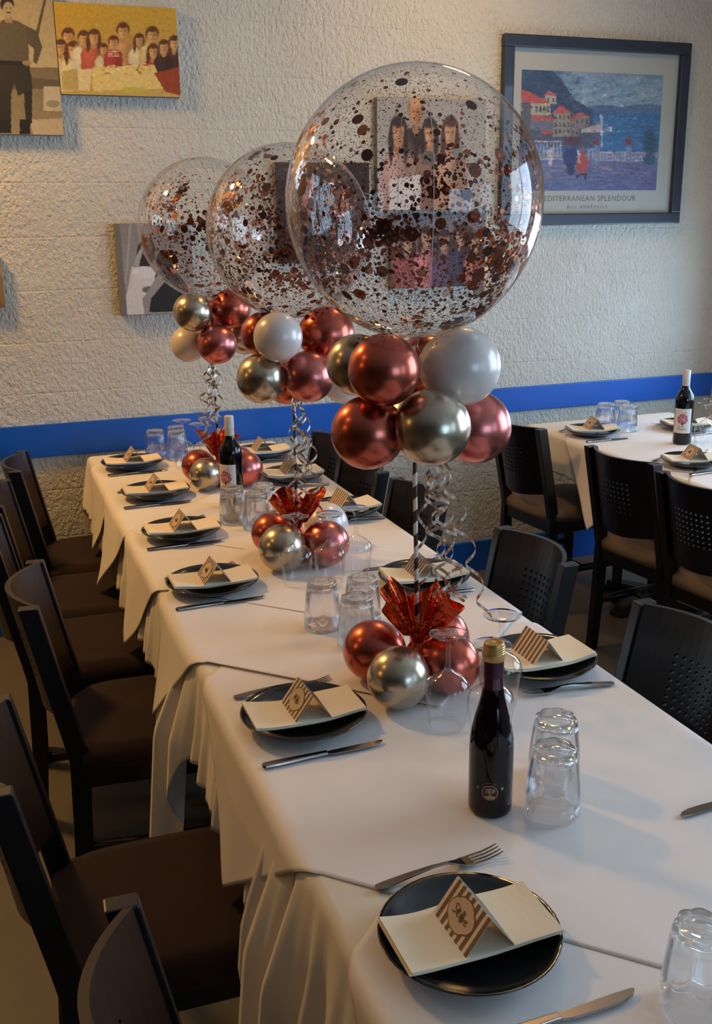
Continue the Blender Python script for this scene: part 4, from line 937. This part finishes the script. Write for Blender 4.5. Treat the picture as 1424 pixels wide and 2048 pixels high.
for x, y, r, top in [(30, 45, 15, (150, 70, 70)), (66, 38, 15, (190, 110, 110)), (100, 44, 15, (90, 60, 90)), (132, 36, 15, (50, 44, 70)), (160, 48, 14, (170, 96, 86))]: p.person(x, y, r, (60, 34, 28), (190, 140, 110), top, True, 1.6, 5)
p.strokes(900, .02, .02, 5, .12, .5).noise(.12, 30, 5)
canvas(p, 1.709, 2.159, 1.361, 1.670, 'gathering_picture', 'reddish canvas below the four smiling people')
p = Pic(0, 0, 190, 190, 110, 108).vgrad(0, 190, (44, 30, 28), (26, 18, 20)); p.person(62, 40, 26, (30, 18, 16), (196, 130, 116), (40, 26, 30), True, 2, 5); p.person(128, 60, 26, (24, 14, 14), (176, 116, 96), (30, 22, 26), False, 2.2, 5); p.noise(.12, 30, 6)
canvas(p, 1.201, 1.611, 1.480, 1.880, 'dark_portrait_picture', 'dark canvas portrait seen through the middle confetti balloon')
p = Pic(0, 0, 10, 12, 40, 48).vgrad(0, 12, (170, 140, 96), (120, 90, 60)).noise(.3, 16, 8)
canvas(p, -.30, .113, 1.345, 1.535, 'brown_picture', 'brown canvas edge beside the soldier picture')

def framed_poster(x0, x1, z0, z1):
    w, h = x1 - x0, z1 - z0; fw = .050
    t = tag(empty('framed_poster', ((x0 + x1) / 2, WALL_Y, (z0 + z1) / 2)), 'framed harbour poster with red roofs, blue sea and urns', 'framed poster')
    for (a, b, c, d) in [(-w / 2, w / 2, h / 2 - fw, h / 2), (-w / 2, w / 2, -h / 2, -h / 2 + fw), (-w / 2, -w / 2 + fw, -h / 2 + fw, h / 2 - fw), (w / 2 - fw, w / 2, -h / 2 + fw, h / 2 - fw)]:
        obj('frame_rail', bevel(G().box(a, b, -.034, 0, c, d).mesh('frame_rail', 'frame_blue_black'), .005), t)
    obj('mat_board', G().box(-w / 2 + .04, w / 2 - .04, -.010, -.004, -h / 2 + .04, h / 2 - .04).mesh('mat_board', 'mat_board'), t)
    p = Pic(180, 250, 1118, 1050, 300, 225, [(182, 252), (1116, 298), (1062, 1050), (165, 1046)])
    p.vgrad(250, 520, (104, 138, 172), (150, 172, 186)).vgrad(520, 790, (58, 118, 168), (48, 104, 158)).vgrad(790, 1050, (112, 116, 150), (88, 98, 146))
    r = random.Random(4)
    for k in range(80): p.ell(r.uniform(500, 1118), r.uniform(260, 500), r.uniform(40, 120), r.uniform(6, 20), r.choice([(140, 166, 186), (110, 144, 178), (164, 180, 188), (96, 132, 170)]), .9, r.uniform(-.4, .1), .35)
    p.ell(700, 520, 130, 36, (78, 108, 146), .2); p.ell(980, 522, 190, 42, (84, 116, 150), .2); p.vgrad(541, 542, (58, 118, 168), (58, 118, 168))
    m = (p.Y > 540) & (p.X > 560) & (p.Y < 800); p.C[m] = np.array(lin((54, 112, 164)))
    p.poly([(180, 250), (370, 250), (440, 330), (520, 450), (640, 520), (640, 640), (180, 640)], (52, 76, 112)); 
    for k in range(120): p.ell(r.uniform(185, 560), r.uniform(260, 560), r.uniform(8, 26), r.uniform(5, 14), r.choice([(44, 66, 100), (64, 92, 124), (76, 104, 130), (40, 58, 88)]), .6, 0, .5)
    for k in range(160): p.ell(r.uniform(600, 1110), r.uniform(545, 790), r.uniform(10, 40), 3, r.choice([(84, 140, 180), (40, 96, 150), (110, 156, 186)]), .6, 0, .45)
    for k in range(150): p.ell(r.uniform(185, 1110), r.uniform(850, 1045), r.uniform(14, 60), r.uniform(3, 8), r.choice([(140, 138, 158), (92, 96, 140), (74, 84, 134), (156, 146, 150)]), .6, .12, .4)
    p.poly([(180, 640), (420, 600), (640, 600), (690, 640), (640, 760), (450, 760), (180, 720)], (76, 86, 112)); p.poly([(180, 470), (245, 470), (245, 720), (180, 720)], (92, 92, 98))
    def house(x0_, x1_, zt, zb, roof, wl, peak):
        p.rect(x0_, zt, x1_, zb, wl); p.poly([(x0_ - 14, zt), ((x0_ + x1_) / 2 - 10, zt - peak), (x1_ + 14, zt)], roof)
        n = max(2, int((x1_ - x0_) / 24))
        for rr in range(int((zb - zt) / 48)):
            for k in range(n): xx = x0_ + (k + .5) * (x1_ - x0_) / n; p.rect(xx - 5, zt + 14 + rr * 46, xx + 5, zt + 42 + rr * 46, (56, 66, 84))
    house(330, 400, 420, 475, (186, 96, 96), (176, 170, 160), 32); p.poly([(175, 380), (215, 385), (350, 460), (350, 478), (180, 462)], (186, 84, 82)); p.rect(242, 470, 362, 545, (178, 170, 150))
    for k in range(4): p.ell(275 + 24 * k, 508, 8, 22, (60, 68, 84))
    p.rect(235, 570, 388, 645, (104, 112, 128)); p.poly([(240, 545), (375, 550), (392, 582), (245, 582)], (180, 88, 88)); p.poly([(295, 645), (400, 645), (424, 668), (305, 670)], (176, 84, 86)); p.rect(300, 668, 410, 720, (84, 84, 100))
    house(385, 492, 535, 690, (190, 86, 84), (150, 142, 128), 55); house(500, 548, 590, 690, (176, 84, 84), (140, 132, 124), 40); house(520, 615, 560, 635, (186, 88, 86), (128, 124, 124), 34)
    p.poly([(560, 640), (700, 600), (690, 660), (560, 664)], (176, 166, 168)); p.rect(690, 550, 700, 690, (190, 186, 186)); p.poly([(700, 640), (755, 620), (760, 660), (715, 660)], (120, 146, 170)); p.poly([(757, 610), (765, 655), (748, 655)], (206, 214, 220))
    for a, b, y0_, y1_ in ((205, 440, 715, 840), (600, 650, 770, 840), (660, 860, 790, 852), (895, 1075, 795, 855)):
        p.rect(a, y0_, b, y0_ + 9, (176, 176, 190)); p.rect(a, y1_ - 9, b, y1_, (160, 162, 182))
        n = int((b - a) / 20)
        for k in range(n): p.ell(a + (k + .5) * (b - a) / n, (y0_ + y1_) / 2, 6, (y1_ - y0_) / 2 - 8, (164, 168, 188), .3)
    for xx in (665, 880): p.rect(xx - 16, 750, xx + 18, 860, (128, 138, 166)); p.ell(xx, 722, 22, 26, (120, 74, 88))
    p.rect(695, 560, 703, 760, (180, 182, 196)); p.ell(1020, 740, 46, 100, (40, 76, 96), .6, 0, .8); p.ell(1020, 845, 42, 34, (46, 92, 124))
    p.ell(365, 800, 16, 48, (190, 170, 176)); p.ell(365, 748, 9, 10, (120, 80, 80)); p.poly([(350, 830), (382, 830), (372, 880), (355, 880)], (200, 184, 190))
    p.ell(495, 820, 50, 72, (44, 62, 116)); p.poly([(462, 860), (528, 860), (512, 945), (480, 945)], (40, 54, 104)); p.rect(470, 752, 520, 775, (56, 74, 124)); p.ell(505, 715, 60, 32, (86, 56, 74), .8)
    p.ell(568, 868, 38, 68, (176, 74, 72)); p.poly([(556, 815), (566, 755), (580, 750), (584, 815)], (166, 84, 74)); p.poly([(535, 775), (548, 780), (556, 860), (546, 866)], (206, 196, 200)); p.poly([(530, 940), (600, 930), (596, 978), (585, 978), (580, 945), (545, 950), (540, 972), (528, 966)], (52, 54, 80)); p.strokes(5200, .011, .007, 7, .20, .75).noise(.10, 90, 7)
    xa, xb, za, zb_ = 2.329, 3.058, 1.768, 2.267
    obj('poster_print', p.mesh('poster_print', xb - xa, zb_ - za, 'printed_paper'), t, ((xa + xb) / 2 - (x0 + x1) / 2, -.0112, (za + zb_) / 2 - (z0 + z1) / 2))
    flat = lambda c: Vector((c.x, 0, c.y))
    obj('lettering', warp(text_mesh('lettering', 'MEDITERRANEAN SPLENDOUR', .034, 'poster_letter', spacing=1.12), flat), t, (2.69 - (x0 + x1) / 2, -.0112, 1.732 - (z0 + z1) / 2))
    obj('lettering', warp(text_mesh('lettering', 'BILL AMBROSIUS', .019, 'poster_letter', spacing=1.6), flat), t, (2.69 - (x0 + x1) / 2, -.0112, 1.695 - (z0 + z1) / 2))
    obj('glass_pane', G().box(-w / 2 + .045, w / 2 - .045, -.022, -.020, -h / 2 + .045, h / 2 - .045).mesh('glass_pane', 'picture_glass'), t)
framed_poster(2.231, 3.188, 1.617, 2.405)
